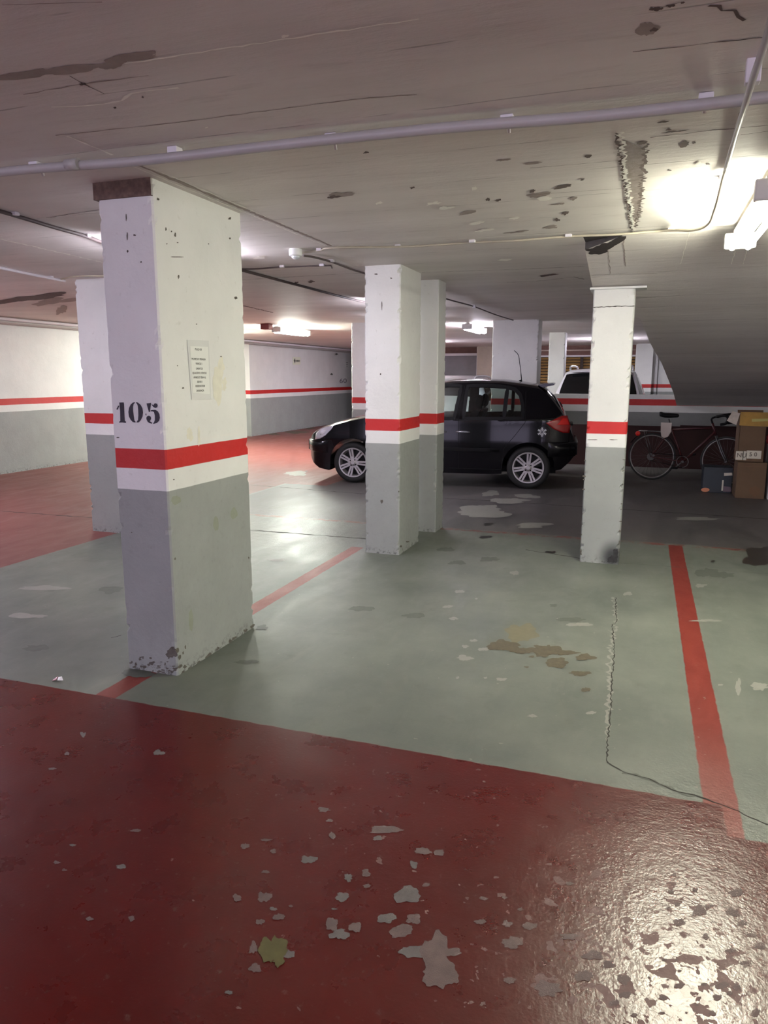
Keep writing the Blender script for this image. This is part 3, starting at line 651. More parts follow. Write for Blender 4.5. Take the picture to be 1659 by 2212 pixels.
for s, px, py in lines:
    p = XP(px, py, P1[1])-Vector((P1[1], 3.26, 1.53))+Vector((.0046, 0, 0))
    ob.append(text_mesh('text_line', s, .0145, Matrix.Translation(p) @ Matrix.Rotation(R(90), 4, 'Z') @ Matrix.Rotation(R(90), 4, 'X') @ Matrix.Diagonal((.92, 1, 1, 1)), m_grey_ink, nt, ext=.0002, bold=.0002))


# exit arrow sign on the left wall
sg = thing('exit_arrow_sign', 'small white exit sign with a dark arrow pointing left on the far left wall', 'sign', (-9.3, 18.93, 1.94))
bm = bmesh.new(); box(bm, (0, -.30, -.10), (.008, .30, .10)); 
bm.free(); bm = bmesh.new()
c0 = XP(640, 779, -9.3); o0 = Vector((-9.3, 18.93, 1.94))
def W(px, py, off): return XP(px, py, -9.3)-o0+Vector((off, 0, 0))
prism(bm, [W(*p, .004) for p in ((632, 771.5), (648.5, 771.5), (648, 788), (632, 788))], (.008, 0, 0)); fix(bm)
obj('sign_plate', bm, mat('sign_plate_cream', lin((222, 226, 204)), .5), sg)
bm = bmesh.new(); prism(bm, [W(*p, .013) for p in ((633.6, 779), (636.2, 773.8), (636.6, 777.2), (646.4, 777.6), (646.4, 781.8), (636.6, 781.4), (636.2, 785))], (.004, 0, 0)); fix(bm)
obj('arrow', bm, mat('arrow_dark_green', lin((38, 44, 36)), .6), sg)
text_mesh('lettering', 'SORTIDA', .085, Matrix.Translation(W(641.6, 779.5, .019)) @ Matrix.Rotation(R(90), 4, 'Z') @ Matrix.Rotation(R(90), 4, 'X'), mat('sign_plate_cream', (0, 0, 0)), sg)
# small notices beyond, on the last stretch of the left wall
nn = thing('wall_notice', 'tiny sheet with three dark lines on the last stretch of left wall', 'notice', (-9.36, 24.8, 2.0))
def W2(px, py, off): return XP(px, py, -9.36)-Vector((-9.36, 24.8, 2.0))+Vector((off, 0, 0))
bm = bmesh.new(); prism(bm, [W2(*p, .004) for p in ((745.5, 780), (753, 780), (753, 793), (745.5, 793))], (.004, 0, 0)); fix(bm); obj('sheet', bm, mat('notice_paper', (0, 0, 0)), nn)
for k, (a, b) in enumerate(((747, 751.4), (747.2, 750.8), (747.6, 750.4))):
    bm = bmesh.new(); prism(bm, [W2(*p, .009) for p in ((a, 783+3.6*k), (b, 783.2+3.6*k), (b, 784.2+3.6*k), (a, 784+3.6*k))], (.002, 0, 0)); fix(bm); obj('text_line', bm, m_grey_ink, nn)
pn = text_mesh('bay_number', '60', .5, Matrix.Translation(XP(740.6, 823, -9.36)+Vector((.01, 0, 0))) @ Matrix.Rotation(R(90), 4, 'Z') @ Matrix.Rotation(R(90), 4, 'X') @ Matrix.Diagonal((1.3, .42, 1, 1)), mat('stencil_grey', lin((110, 104, 112)), .7))
pn.parent = bpy.data.objects['wall_left']

# ------------------------------------------------------------------ fluorescent fixtures
m_house = mat('fixture_white', lin((216, 214, 208)), .45)
m_cap = mat('fixture_cap', lin((190, 188, 186)), .5)
def fixture(key, label, tubes=2, group=None):
    x, y0, y1, z, col, st = LAMPS[key]; L = y1-y0
    t = thing('fluorescent_lamp', label, 'ceiling lamp', (x, (y0+y1)/2, z), 0, 'fluorescent fittings on the ceiling')
    bm = bmesh.new(); prism(bm, [(-.04, -L/2, .075), (-.04, -L/2, .02), (-.03, -L/2, .008), (.03, -L/2, .008), (.04, -L/2, .02), (.04, -L/2, .075)], (0, L, 0)); fix(bm)
    obj('housing', bm, m_house, t)
    for s in (-1, 1):
        bm = bmesh.new(); box(bm, (-.085, s*L/2-.02, -.028), (.085, s*L/2+.02, .06), bev=.008); obj('end_cap', bm, m_cap, t)
    for sx in ((-.042, .042) if tubes == 2 else (0,)):
        bm = bmesh.new(); tube(bm, [(sx, -L/2+.02, -.022), (sx, L/2-.02, -.022)], .017, 14)
        obj('fluorescent_tube', bm, emit('tube_'+key, col, st*(1 if tubes == 2 else 2)), t)
    for s in (-.3, .3):
        bm = bmesh.new(); tube(bm, [(0, s*L, .07), (0, s*L, ZC-z+.0)], .012, 8); obj('hanger', bm, m_cap, t)
    return t
fixture('near', 'bright fluorescent fitting at the right edge, nearest to the viewer')
fixture('second', 'fluorescent fitting hidden behind the pillar stencilled 105')
fixture('third', 'fluorescent fitting hidden behind the pillar by the car\'s front door')
fixture('wall', 'lit fluorescent fitting hanging near the far left wall with the arrow sign')
fixture('fourth', 'lit fluorescent fitting above the roof of the black car')
fixture('left', 'fluorescent fitting beyond the left edge, lighting the left wall')
fixture('deep', 'distant fluorescent fitting in front of the grey door')
fixture('ramp', 'distant fluorescent fitting beside the slatted gate')
fixture('right', 'added unseen fluorescent fitting beyond the right edge')
fixture('green', 'added fluorescent fitting close to the left wall, hidden by the pillar stencilled 105')
fixture('mid', 'added unseen fluorescent fitting over the bonnet of the black car')
fixture('behind', 'fluorescent fitting behind the viewer on the left')
fixture('added_behind_right', 'added unseen fluorescent fitting straight behind the viewer')

# ------------------------------------------------------------------ pipes and cables
m_pvc = mat('grey_pvc_pipe', lin((178, 176, 172)), .42, var=.06, scale=6)
m_clip = mat('white_clip', lin((222, 218, 222)), .5)
m_cable = mat('cream_cable', lin((206, 200, 176)), .5, var=.05)
m_cable2 = mat('beige_cable', lin((176, 168, 150)), .6)
m_cabled = mat('dark_cable', lin((86, 74, 72)), .6)
zp = ZC-.045
pp = thing('conduit_pipe', 'long grey conduit pipe crossing the whole foreground ceiling', 'pipe', (0, 2.62, zp))
bm = bmesh.new()
pl = [(-4.2, -.17, 0), (-2.9, -.11, 0), (-2.45, -.09, .004), (-1.9, -.07, -.006), (-1.3, -.05, 0), (-.7, -.02, .004), (-.2, .005, -.004), (.3, .02, 0), (.8, .03, .004), (2.2, .05, 0)]
tube(bm, bez(pl, 5), .0185, 12); obj('pipe', bm, m_pvc, pp)
for px, py in [(75, 360), (375, 328), (715, 300), (1095, 261), (1525, 215)]:
    g = G(px, py, ZC-.02); bm = bmesh.new()
    yy = g.y-2.62; box(bm, (g.x-.022, yy-.012, .02), (g.x+.022, yy+.03, .0435), bev=.003)
    tube(bm, [(g.x, yy+.0, .03), (g.x, yy+.035, .022), (g.x, yy+.045, .0)], .006, 6)
    obj('clip', bm, m_clip, pp)
g = G(168, 360, zp); bm = bmesh.new(); tube(bm, [(g.x-.03, -.095, .002), (g.x+.03, -.093, .002)], .0215, 12); obj('coupling', bm, m_pvc, pp)

def cable(name, label, pts, r, m, cat='cable', clips=(), sag=0):
    o0 = Vector(pts[0]); t = thing(name, label, cat, o0)
    bm = bmesh.new(); tube(bm, bez([Vector(p)-o0 for p in pts], 8), r, 8); obj('run', bm, m, t)
    for c in clips:
        c = Vector(c)-o0; bm = bmesh.new(); box(bm, (c.x-.02, c.y-.016, c.z-.004), (c.x+.02, c.y+.016, ZC-o0.z), bev=.003); obj('clip', bm, m_clip, t)
    return t
zc_ = ZC-.014
cz = [(G(652, 546, zc_)), G(690, 541, zc_), G(722, 535, zc_), G(870, 533, ZC-.02), G(1020, 524, zc_), G(1110, 520, ZC-.024), G(1228, 511, zc_), G(1340, 506, ZC-.02), G(1440, 498, zc_),
      G(1500, 497, ZC-.06), G(1530, 484, ZC-.10), G(1543, 455, ZC-.11), G(1552, 425, ZC-.09), G(1562, 385, ZC-.03), G(1580, 330, zc_), G(1600, 245, zc_)]
cable('ceiling_cable', 'cream cable from the motion sensor along the ceiling curving up beside the near lamp', cz, .007, m_cable2,
      clips=[G(690, 541, zc_), G(860, 533, zc_), G(1020, 523, zc_), G(1228, 511, zc_), G(1450, 498, zc_), G(1562, 387, zc_)])
cable('conduit_pipe', 'thin grey conduit crossing under the thick pipe at top right', [G(1566, 372, zc_), G(1590, 290, ZC-.03), G(1606, 240, ZC-.078), G(1625, 175, ZC-.074), G(1659, 70, ZC-.03), G(1690, -60, ZC-.02)], .010, m_pvc, 'pipe',
      clips=[G(1625, 178, ZC-.06)])
cable('lamp_conduit', 'short pale conduit feeding the near fluorescent lamp', [(.50, 3.66, 2.35), (.50, 3.5, ZC-.02), (.50, 3.2, ZC-.014), (.52, 2.9, ZC-.014)], .010, m_cable, 'pipe')
cable('ceiling_cable', 'dark pair of cables from the sensor towards the pillar at centre', [G(655, 552, zc_), G(680, 556, zc_), G(720, 567, zc_), G(760, 582, zc_), G(800, 594, zc_), (-2.25, 6.5, zc_), (-2.2, 7.6, ZC-.02), (-2.12, 8.3, ZC-.03), (-2.08, 9.2, ZC-.015), (-2.02, 10.4, ZC-.03), (-1.98, 11.6, ZC-.02)], .008, m_cabled,
      clips=[G(716, 565, zc_), G(1024, 664, ZC-.03)])
cable('ceiling_cable', 'short dark cable run right of the pillar stencilled 105, ending in a hook', [(-3.5, 5.05, zc_), G(520, 581, zc_), G(610, 577, zc_), G(700, 574, zc_), G(714, 574, zc_), G(717, 579, zc_)], .006, m_cabled, clips=[G(610, 577, zc_), G(696, 574, zc_)])
cable('ceiling_cable', 'long dark cable on the ceiling running away to the centre pillar', [G(520, 583, zc_), G(640, 615, zc_), G(790, 653, zc_), (-2.9, 9.5, zc_)], .012, m_cabled)
cable('ceiling_cable', 'dark cable on the ceiling at the far left edge', [G(-60, 440, zc_), G(20, 462, zc_), G(120, 492, zc_), G(190, 512, zc_), G(260, 540, zc_)], .011, m_cabled, clips=[G(32, 464, zc_), G(188, 511, zc_)])
cable('conduit_pipe', 'pale conduit slanting across the ceiling at the far left, below the dark cable', [G(-60, 566, ZC-.02), G(60, 591, ZC-.02), G(140, 607, ZC-.02)], .013, m_clip, 'pipe', clips=[G(110, 600, zc_)])
cable('ceiling_cable', 'thin cable crossing above the pale pillar at far left', [G(120, 606, zc_), G(165, 597, zc_), G(230, 596, zc_)], .007, m_cable)
cable('conduit_pipe', 'grey pipe along the top of the left wall', [(-9.22, 5.5, 2.31), (-9.22, 9, 2.31), (-9.21, 14, 2.31), (-9.21, 21, 2.31), (-9.21, 26, 2.31)], .045, m_pvc, 'pipe')
cable('conduit_pipe', 'thinner white pipe above the wall pipe on the left', [(-9.08, 5.5, 2.335), (-9.08, 14, 2.335), (-9.08, 26, 2.335)], .025, m_clip, 'pipe')
# motion sensor
ms = thing('motion_sensor', 'round white motion sensor on the ceiling between the two nearest pillars', 'sensor', G(638.5, 548, ZC-.03))
c = ms.location; dz = ZC-c.z
bm = bmesh.new(); lathe(bm, [(.0, dz), (.045, dz), (.047, dz-.01), (.046, -.012), (.040, -.017), (0, -.017)], 32, 'z'); fix(bm); smooth(obj('housing', bm, mat('sensor_white', lin((236, 238, 236)), .35), ms))
bm = bmesh.new(); lathe(bm, [(.030, -.017), (.028, -.028), (.018, -.036), (.0, -.038)], 24, 'z'); fix(bm); smooth(obj('lens', bm, mat('sensor_lens', lin((214, 220, 222)), .25), ms))
# small red device beside the lamp on the left wall side
bx = thing('junction_box', 'small dark red ceiling box beside the lamp near the arrow sign', 'box', G(576, 708, 2.31))
bm = bmesh.new(); box(bm, (-.08, -.08, -.03), (.08, .08, ZC-bx.location.z), bev=.01); obj('housing', bm, mat('dark_red_box', lin((120, 50, 46)), .5), bx)

# ------------------------------------------------------------------ cars
def interp(tab, u):
    if u <= tab[0][0]: return tab[0][1]
    for (a, x), (b, y) in zip(tab, tab[1:]):
        if u <= b: return x+(y-x)*(u-a)/(b-a)
    return tab[-1][1]
def sm(tab, u, e=.03): return (interp(tab, u-e)+interp(tab, u)*2+interp(tab, u+e))/4
class Car:
    def __init__(s, top, bot, plan, axles, wr, arch, belt, taper, L, NS=150):
        s.top, s.bot, s.plan, s.ax, s.wr, s.ar, s.belt, s.taper, s.L, s.NS = top, bot, plan, axles, wr, arch, belt, taper, L, NS
    def zb(s, u):
        z = interp(s.bot, u)
        for a in s.ax:
            if abs(u-a) < s.ar: z = max(z, s.wr+math.sqrt(s.ar**2-(u-a)**2))
        return z
    def zt(s, u): return sm(s.top, u)
    def hw(s, u, z):
        w_ = sm(s.plan, u, .05); q = 1.0
        if z > s.belt: q -= s.taper*((z-s.belt)/(1.45-s.belt))**1.15
        q -= .035*max(0, (.55-z)/.4)**2
        q += .010*math.exp(-((z-.62)/.12)**2)
        return w_*q
    def ze(s, u): return s.zt(u)-min(.055, .25*(s.zt(u)-interp(s.bot, u)))
    def side(s, u, z, sd=-1, off=0.0):
        e = .01; h0 = s.hw(u, z); nz = (s.hw(u, z+e)-h0)/e; nu = (s.hw(u+e, z)-h0)/e
        n = Vector((-nu, 1, -nz)).normalized()
        return Vector((u+n.x*off, sd*(h0+n.y*off), z+n.z*off))
    def cap(s, u, v, off=0.0):
        """v in -1..1 across the top surface"""
        w_ = s.hw(u, s.ze(u)); z0, z1 = s.ze(u), s.zt(u)
        return Vector((u, v*w_, z0+(z1-z0)*math.sqrt(max(0, 1-abs(v)**2.6))**1.0+off))
    def body(s, holes):
        bm = bmesh.new(); us = set(s.L*i/s.NS for i in range(s.NS+1))
        for a in s.ax:
            for k in range(-12, 13): us.add(a+s.ar*math.sin(k/12*math.pi/2)*.9999)
        us |= {.01, .025, .05, s.L-.01, s.L-.025, s.L-.05}
        us = sorted(us); us = [us[0]]+[b for a, b in zip(us, us[1:]) if b-a > .002]
        NK, NC = 26, 12; rings = []
        for u in us:
            zb, ze = s.zb(u), s.ze(u); ze = max(ze, zb+.02); half = []
            for k in range(NK+1):
                z = zb+(ze-zb)*k/NK; half.append((u, s.hw(u, z), z))
            cp = [s.cap(u, 1-(k+1)/NC) for k in range(NC)]
            left = [Vector((a, -b, c)) for a, b, c in half]; right = [Vector(p) for p in half][::-1]
            capl = [Vector((p.x, -p.y, p.z)) for p in cp]; capr = cp[:-1][::-1]
            rings.append([bm.verts.new(p) for p in left+capl+capr+right])
        n = len(rings[0])
        for a, b in zip(rings, rings[1:]):
            for k in range(n-1):
                c = (a[k].co+a[k+1].co+b[k].co+b[k+1].co)/4
                if any(h(c) for h in holes) and c.z > s.belt-.2 and abs(c.y) > .3 and (k < NK or k > n-NK-2): continue
                bm.faces.new((a[k], a[k+1], b[k+1], b[k])).smooth = True
            bm.faces.new((a[0], b[0], b[-1], a[-1]))
        bm.faces.new(rings[0]); bm.faces.new(rings[-1][::-1])
        bmesh.ops.remove_doubles(bm, verts=bm.verts[:], dist=.0004); fix(bm); return bm
    def patch(s, poly, off, thick=0.0, sd=-1, n=0):
        """poly in (u,z) following the side surface: triangulated strip fan between resampled outline and centre"""
        bm = bmesh.new(); P = []
        for (a, b), (c, d) in zip(poly, poly[1:]+poly[:1]):
            m = max(1, int(math.hypot(c-a, d-b)/.04))
            for k in range(m): P.append((a+(c-a)*k/m, b+(d-b)*k/m))
        cu = sum(p[0] for p in P)/len(P); cz = sum(p[1] for p in P)/len(P)
        rings = []
        for f in (1, .8, .55, .3, .08): rings.append([bm.verts.new(s.side(cu+(u-cu)*f, cz+(z-cz)*f, sd, off)) for u, z in P])
        m = len(P)
        for a, b in zip(rings, rings[1:]):
            for k in range(m): bm.faces.new((a[k], a[(k+1) % m], b[(k+1) % m], b[k])).smooth = True
        bm.faces.new(rings[-1])
        if thick:
            base = [bm.verts.new(s.side(u, z, sd, off-thick)) for u, z in P]
            for k in range(m): bm.faces.new((rings[0][k], base[k], base[(k+1) % m], rings[0][(k+1) % m]))
        fix(bm); return bm
    def ring(s, poly, w0, w1, off, sd=-1):
        """frame strip around an outline"""
        bm = bmesh.new(); P = []
        for (a, b), (c, d) in zip(poly, poly[1:]+poly[:1]):
            m = max(1, int(math.hypot(c-a, d-b)/.05))
            for k in range(m): P.append((a+(c-a)*k/m, b+(d-b)*k/m))
        cu = sum(p[0] for p in P)/len(P); cz = sum(p[1] for p in P)/len(P); m = len(P)
        ar = sum(P[k][0]*P[(k+1) % m][1]-P[(k+1) % m][0]*P[k][1] for k in range(m)); sg_ = 1 if ar > 0 else -1
        def offp(k, d):
            a, b = P[k-1], P[(k+1) % m]; t = Vector((b[0]-a[0], b[1]-a[1])).normalized(); nn_ = Vector((t.y, -t.x))*sg_
            return (P[k][0]+nn_.x*d, P[k][1]+nn_.y*d)
        A = [bm.verts.new(s.side(*offp(k, -w0), sd, off)) for k in range(m)]; B = [bm.verts.new(s.side(*offp(k, w1), sd, off)) for k in range(m)]
        A2 = [bm.verts.new(s.side(*offp(k, -w0), sd, off-.02)) for k in range(m)]
        for k in range(m):
            bm.faces.new((A[k], A[(k+1) % m], B[(k+1) % m], B[k])); bm.faces.new((A[k], A2[k], A2[(k+1) % m], A[(k+1) % m]))
        fix(bm); return bm
    def cappatch(s, u0, u1, v0, v1, off, nu=14, nv=14):
        bm = bmesh.new(); g = [[bm.verts.new(s.cap(u0+(u1-u0)*i/nu, v0+(v1-v0)*j/nv, off)+Vector((0, 0, 0))) for j in range(nv+1)] for i in range(nu+1)]
        for i in range(nu):
            for j in range(nv): bm.faces.new((g[i][j], g[i+1][j], g[i+1][j+1], g[i][j+1])).smooth = True
        return bm
def inpoly(poly, x, y):
    r = False; n = len(poly)
    for i in range(n):
        a, b = poly[i], poly[i-1]
        if (a[1] > y) != (b[1] > y) and x < (b[0]-a[0])*(y-a[1])/(b[1]-a[1])+a[0]: r = not r
    return r
m_black = mat('black_car_paint', lin((12, 11, 15)), .12, coat=.15, spec=.2)
m_rub = mat('tyre_rubber', lin((26, 26, 27)), .75, bump=.2)
m_rim = mat('alloy_rim', lin((176, 172, 172)), .42, metal=.55)
m_rimd = mat('rim_well', lin((20, 20, 22)), .7)
m_plas = mat('black_plastic', lin((14, 14, 16)), .6, spec=.2)
m_seat = mat('seat_fabric', lin((20, 20, 23)), .95, spec=.1)
m_gl = glass('tinted_side_glass', (.62, .70, .66), .07)
m_dgl = mat('dark_glass', lin((10, 11, 13)), .06)
m_chrome = mat('chrome_handle', lin((214, 214, 218)), .25, metal=.7)
m_tl = mat('tail_lamp_red', lin((150, 16, 18)), .15, coat=.5)
m_hl = mat('headlamp_glass', lin((226, 226, 236)), .12, metal=.6)

def wheel(parent, u, v, sd, r, rimr, phase=0.0, spokes=7, full=True):
    t = bpy.data.objects.new('wheel', None); COL.objects.link(t); t.parent = parent; t.location = (u, v, r); t.empty_display_size = .1
    y = lambda q: sd*q
    bm = bmesh.new(); w_ = .185
    lathe(bm, [(rimr+.004, y(0)), (rimr+.03, y(.012)), (r-.03, y(.010)), (r-.008, y(-.008)), (r, y(-.035)), (r, y(-w_+.035)), (r-.02, y(-w_)), (rimr, y(-w_))], 56, 'y'); fix(bm)
    smooth(obj('tyre', bm, m_rub, t))
    bm = bmesh.new(); lathe(bm, [(rimr+.006, y(.003)), (rimr+.004, y(.010)), (rimr-.012, y(.008)), (rimr-.018, y(-.01)), (rimr-.03, y(-.10))], 56, 'y'); fix(bm)
    smooth(obj('rim', bm, m_rim, t))
    bm = bmesh.new(); lathe(bm, [(0, y(-.09)), (rimr, y(-.09))], 40, 'y'); obj('brake_disc', bm, m_rimd, t)
    bm = bmesh.new()
    for k in range(spokes):
        a = phase+2*math.pi*k/spokes
        for s2 in (-1, 1):
            d = Vector((math.cos(a), 0, math.sin(a))); q = Vector((-math.sin(a), 0, math.cos(a)))
            i0 = d*.045+q*s2*.013; o1 = d*(rimr-.008)+q*s2*.021
            hw_ = q*.0125
            pts = [i0-hw_+Vector((0, y(-.006), 0)), i0+hw_+Vector((0, y(-.006), 0)), o1+hw_+Vector((0, y(.004), 0)), o1-hw_+Vector((0, y(.004), 0))]
            prism(bm, pts, (0, y(-.03), 0))
        d = Vector((math.cos(a), 0, math.sin(a))); q = Vector((-math.sin(a), 0, math.cos(a)))
        prism(bm, [d*.04-q*.026, d*.04+q*.026, d*.085+q*.028, d*.085-q*.028], (0, y(-.03), 0))
    fix(bm); obj('spokes', bm, m_rim, t)
    bm = bmesh.new(); lathe(bm, [(0, y(.012)), (.026, y(.012)), (.034, y(.004)), (.062, y(-.002)), (.062, y(-.03))], 28, 'y'); fix(bm); smooth(obj('hub_cap', bm, m_rim, t))
    for k in range(4):
        a = phase+math.pi/4+k*math.pi/2; bm = bmesh.new(); lathe(bm, [(0, y(.004)), (.010, y(.004)), (.011, y(-.01))], 8, 'y', (math.cos(a)*.048, 0, math.sin(a)*.048))
        fix(bm); obj('lug_nut', bm, m_rimd, t)
    return t

TH = R(5.71); A0 = Vector((-3.857, 9.593, 0)); dr = Vector((math.cos(TH), math.sin(TH), 0)); nv = Vector((-math.sin(TH), math.cos(TH), 0))
getz_top = [(0, .60), (.03, .685), (.10, .735), (.25, .80), (.45, .868), (.7, .935), (.95, .985), (1.05, 1.005), (1.3, 1.155), (1.6, 1.33), (1.85, 1.42), (2.1, 1.462), (2.45, 1.475), (2.8, 1.462), (3.1, 1.425), (3.28, 1.395), (3.37, 1.355), (3.5, 1.21), (3.62, 1.05), (3.67, .95), (3.72, .86), (3.77, .74), (3.80, .58)]
getz_bot = [(0, .36), (.06, .27), (.2, .19), (.36, .165), (.42, .18), (1.1, .19), (2.7, .19), (3.5, .25), (3.62, .27), (3.72, .36), (3.80, .46)]
getz_plan = [(0, .46), (.04, .58), (.12, .68), (.25, .745), (.45, .79), (.7, .815), (1.1, .825), (2.2, .83), (3.1, .82), (3.4, .79), (3.58, .74), (3.7, .67), (3.77, .59), (3.80, .50)]
car = Car(getz_top, getz_bot, getz_plan, (.735, 3.19), .29, .345, .93, .30, 3.80)
CARPOS = A0+nv*.80-dr*.735
cr = thing('hatchback', 'glossy black hatchback parked sideways, nose to the left, with a long roof aerial', 'car', CARPOS, TH)
wf = [(1.22, .955), (1.50, 1.20), (1.74, 1.345), (2.0, 1.365), (2.225, 1.36), (2.165, .955)]
wr = [(2.325, .958), (2.345, 1.358), (2.60, 1.362), (2.855, 1.345), (2.835, .965)]
wq = [(2.865, .967), (2.885, 1.34), (2.96, 1.318), (3.03, 1.25), (3.065, 1.13), (3.085, .972)]
def hole(poly): return lambda c: inpoly(poly, c.x, c.z)
bd = smooth(obj('body', car.body([hole(wf), hole(wr), hole(wq)]), m_black, cr), 30)
for poly, nm in ((wf, 'front_door_window'), (wr, 'rear_door_window'), (wq, 'quarter_window')):
    for sd in (-1, 1):
        o = obj(nm, car.patch(poly, -.004, 0, sd), m_gl, cr)
        obj('window_frame', car.ring(poly, .004, .042, .003, sd), m_plas, o)
for nm, u0, u1 in (('windscreen', 1.08, 1.80), ('rear_window', 3.385, 3.62)):
    obj(nm, car.cappatch(u0, u1, -.86, .86, .006), m_dgl, cr)
# seams of bonnet and doors, side moulding
def seam(pts, wd=.006, m=None, name='door_seam'):
    bm = bmesh.new()
    for (a, b), (c, d) in zip(pts, pts[1:]):
        k = max(1, int(math.hypot(c-a, d-b)/.05))
        for i in range(k):
            p = [(a+(c-a)*i/k, b+(d-b)*i/k), (a+(c-a)*(i+1)/k, b+(d-b)*(i+1)/k)]; tt = Vector((c-a, d-b)).normalized(); q = Vector((-tt.y, tt.x))*wd/2
            bm.faces.new([bm.verts.new(car.side(x+s_*q.x, z+s_*q.y, -1, .0022)) for (x, z), s_ in ((p[0], -1), (p[1], -1), (p[1], 1), (p[0], 1))])
    fix(bm); return obj(name, bm, m or mat('seam_black', (.001, .001, .001), .9), cr)
seam([(2.29, 1.38), (2.24, .9), (2.25, .26)]); seam([(3.12, 1.3), (3.13, .9), (3.0, .72), (2.86, .55), (2.83, .26)]); seam([(1.13, .95), (1.10, .6), (1.14, .26)]); seam([(1.14, .26), (2.83, .26)])
seam([(.14, .60), (.42, .60), (.45, .50)])
o = obj('side_moulding', car.patch([(1.16, .50), (2.80, .50), (2.80, .545), (1.16, .545)], .014, .016), m_plas, cr)
for u, z0 in ((2.305, .757), (1.98, .755)):
    bm = bmesh.new(); pts = [car.side(u-.095+.19*k/6, z0+.004*math.sin(k/6*math.pi), -1, .006+.026*math.sin(k/6*math.pi)**.5 if 0 < k < 6 else .004) for k in range(7)]
    tube(bm, pts, [.010, .013, .014, .014, .014, .013, .010], 8); obj('door_handle', bm, mat('handle_black_gloss', lin((150, 150, 156)), .12, metal=.5), cr)
# lamps
o = obj('headlamp', car.patch([(.145, .60), (.165, .69), (.235, .755), (.33, .79), (.455, .815), (.42, .755), (.33, .67), (.235, .615)], .008, .012), m_hl, cr); tag(o, 'silvery clear headlamp')
bm = car.patch([(.24, .665), (.25, .70), (.30, .725), (.35, .745), (.33, .71), (.29, .68)], .014, .006); obj('bulb_reflector', bm, m_chrome, o)
o = obj('tail_lamp', car.patch([(3.40, .895), (3.47, .925), (3.60, .985), (3.67, .99), (3.715, .85), (3.70, .76), (3.62, .765), (3.50, .815)], .010, .012), m_tl, cr); tag(o, 'red tail lamp')
obj('bright_segment', car.patch([(3.54, .87), (3.61, .955), (3.665, .955), (3.695, .87)], .014, .006), mat('tail_lamp_bright', lin((215, 28, 26)), .2), o)
# fuel flap with flower sticker
obj('fuel_flap', car.ring([(3.37+.085*math.cos(a), .775+.085*math.sin(a)) for a in [2*math.pi*k/20 for k in range(20)]], .002, .003, .0025), mat('seam_black', (0, 0, 0)), cr)
bm = bmesh.new(); cxs, czs = 3.355, .775
def stick(poly): bm.faces.new([bm.verts.new(car.side(cxs+a, czs+b, -1, .0035)) for a, b in poly])
for k in range(6):
    a = math.pi/2+k*math.pi/3; ca, sa = math.cos(a), math.sin(a)
    def rot(x, y): return (x*ca-y*sa, x*sa+y*ca)
    stick([rot(*p) for p in ((.012, -.006), (.040, -.010), (.050, -.004), (.050, .004), (.040, .010), (.012, .006))])
    stick([rot(*p) for p in ((.052, -.016), (.060, -.010), (.060, .010), (.052, .016), (.046, .006), (.046, -.006))])
    stick([rot(*p) for p in ((.030, .012), (.044, .020), (.038, .024), (.026, .018))])
fix(bm); o = obj('flower_sticker', bm, mat('sticker_silver', lin((196, 196, 200)), .5), cr); tag(o, 'pale grey flower-shaped sticker')
# spoiler, aerial, bumpers, mirror, plate, wiper
bm = bmesh.new()
sec = [(3.27, 1.388), (3.36, 1.404), (3.46, 1.412), (3.485, 1.405), (3.48, 1.385), (3.40, 1.370), (3.33, 1.355)]
for i in range(10):
    v0, v1 = -.53+1.06*i/10, -.53+1.06*(i+1)/10; f = lambda v: .012*(1-(v/.53)**2)
    A_ = [bm.verts.new((a, v0, b+f(v0))) for a, b in sec]; B_ = [bm.verts.new((a, v1, b+f(v1))) for a, b in sec]
    for k in range(len(sec)): bm.faces.new((A_[k], A_[(k+1) % 7], B_[(k+1) % 7], B_[k]))
    if i == 0: bm.faces.new(A_)
    if i == 9: bm.faces.new(B_)
bmesh.ops.remove_doubles(bm, verts=bm.verts[:], dist=.0004); fix(bm); smooth(obj('spoiler', bm, m_black, cr))
bm = bmesh.new(); tube(bm, bez([(3.02, 0, 1.43), (3.01, 0, 1.52), (2.985, 0, 1.68), (2.96, 0, 1.80), (2.90, 0, 1.865)], 5), [.007]*6+[.005]*15, 6); obj('aerial', bm, m_plas, cr)
bm = bmesh.new(); tube(bm, [(3.0, 0, 1.425), (3.02, 0, 1.448)], [.03, .014], 12); obj('aerial_base', bm, m_plas, cr)
for nm, c0, z0, z1, ee in (('front_bumper', 0, .42, .60, .022), ('rear_bumper', 3.8, .44, .64, .024)):
    bm = bmesh.new(); us = [c0+k*.03*(1 if c0 == 0 else -1) for k in range(13)]
    for sd in (-1, 1):
        prev = None
        for u in us:
            uu = min(max(u, .004), 3.796); q = ee*max(0, 1-(abs(u-c0)/.36)**3)
            cur = [bm.verts.new(car.side(uu, z, sd, q if z not in (z0, z1) else 0)) for z in (z0, z0+.02, (z0+z1)/2, z1-.015, z1)]
            if prev:
                for k in range(4): bm.faces.new((prev[k], prev[k+1], cur[k+1], cur[k])).smooth = True
            else: first = cur
            prev = cur
    x_ = -ee if c0 == 0 else 3.8+ee
    hwb = car.hw(max(.004, min(3.796, c0)), .5)
    box(bm, (min(c0, x_), -hwb-.01, z0+.02), (max(c0, x_), hwb+.01, z1-.015)); fix(bm); obj(nm, bm, m_black, cr)
for sd in (-1, 1):
    bm = bmesh.new(); p = car.side(1.36, .98, sd, .10)
    lathe(bm, [(0, -.10), (.045, -.09), (.075, -.04), (.08, .03), (.075, .075), (0, .08)], 16, 'y', p); fix(bm)
    for v_ in bm.verts: v_.co.x = p.x+(v_.co.x-p.x)*.7
    o = smooth(obj('door_mirror', bm, m_black, cr))
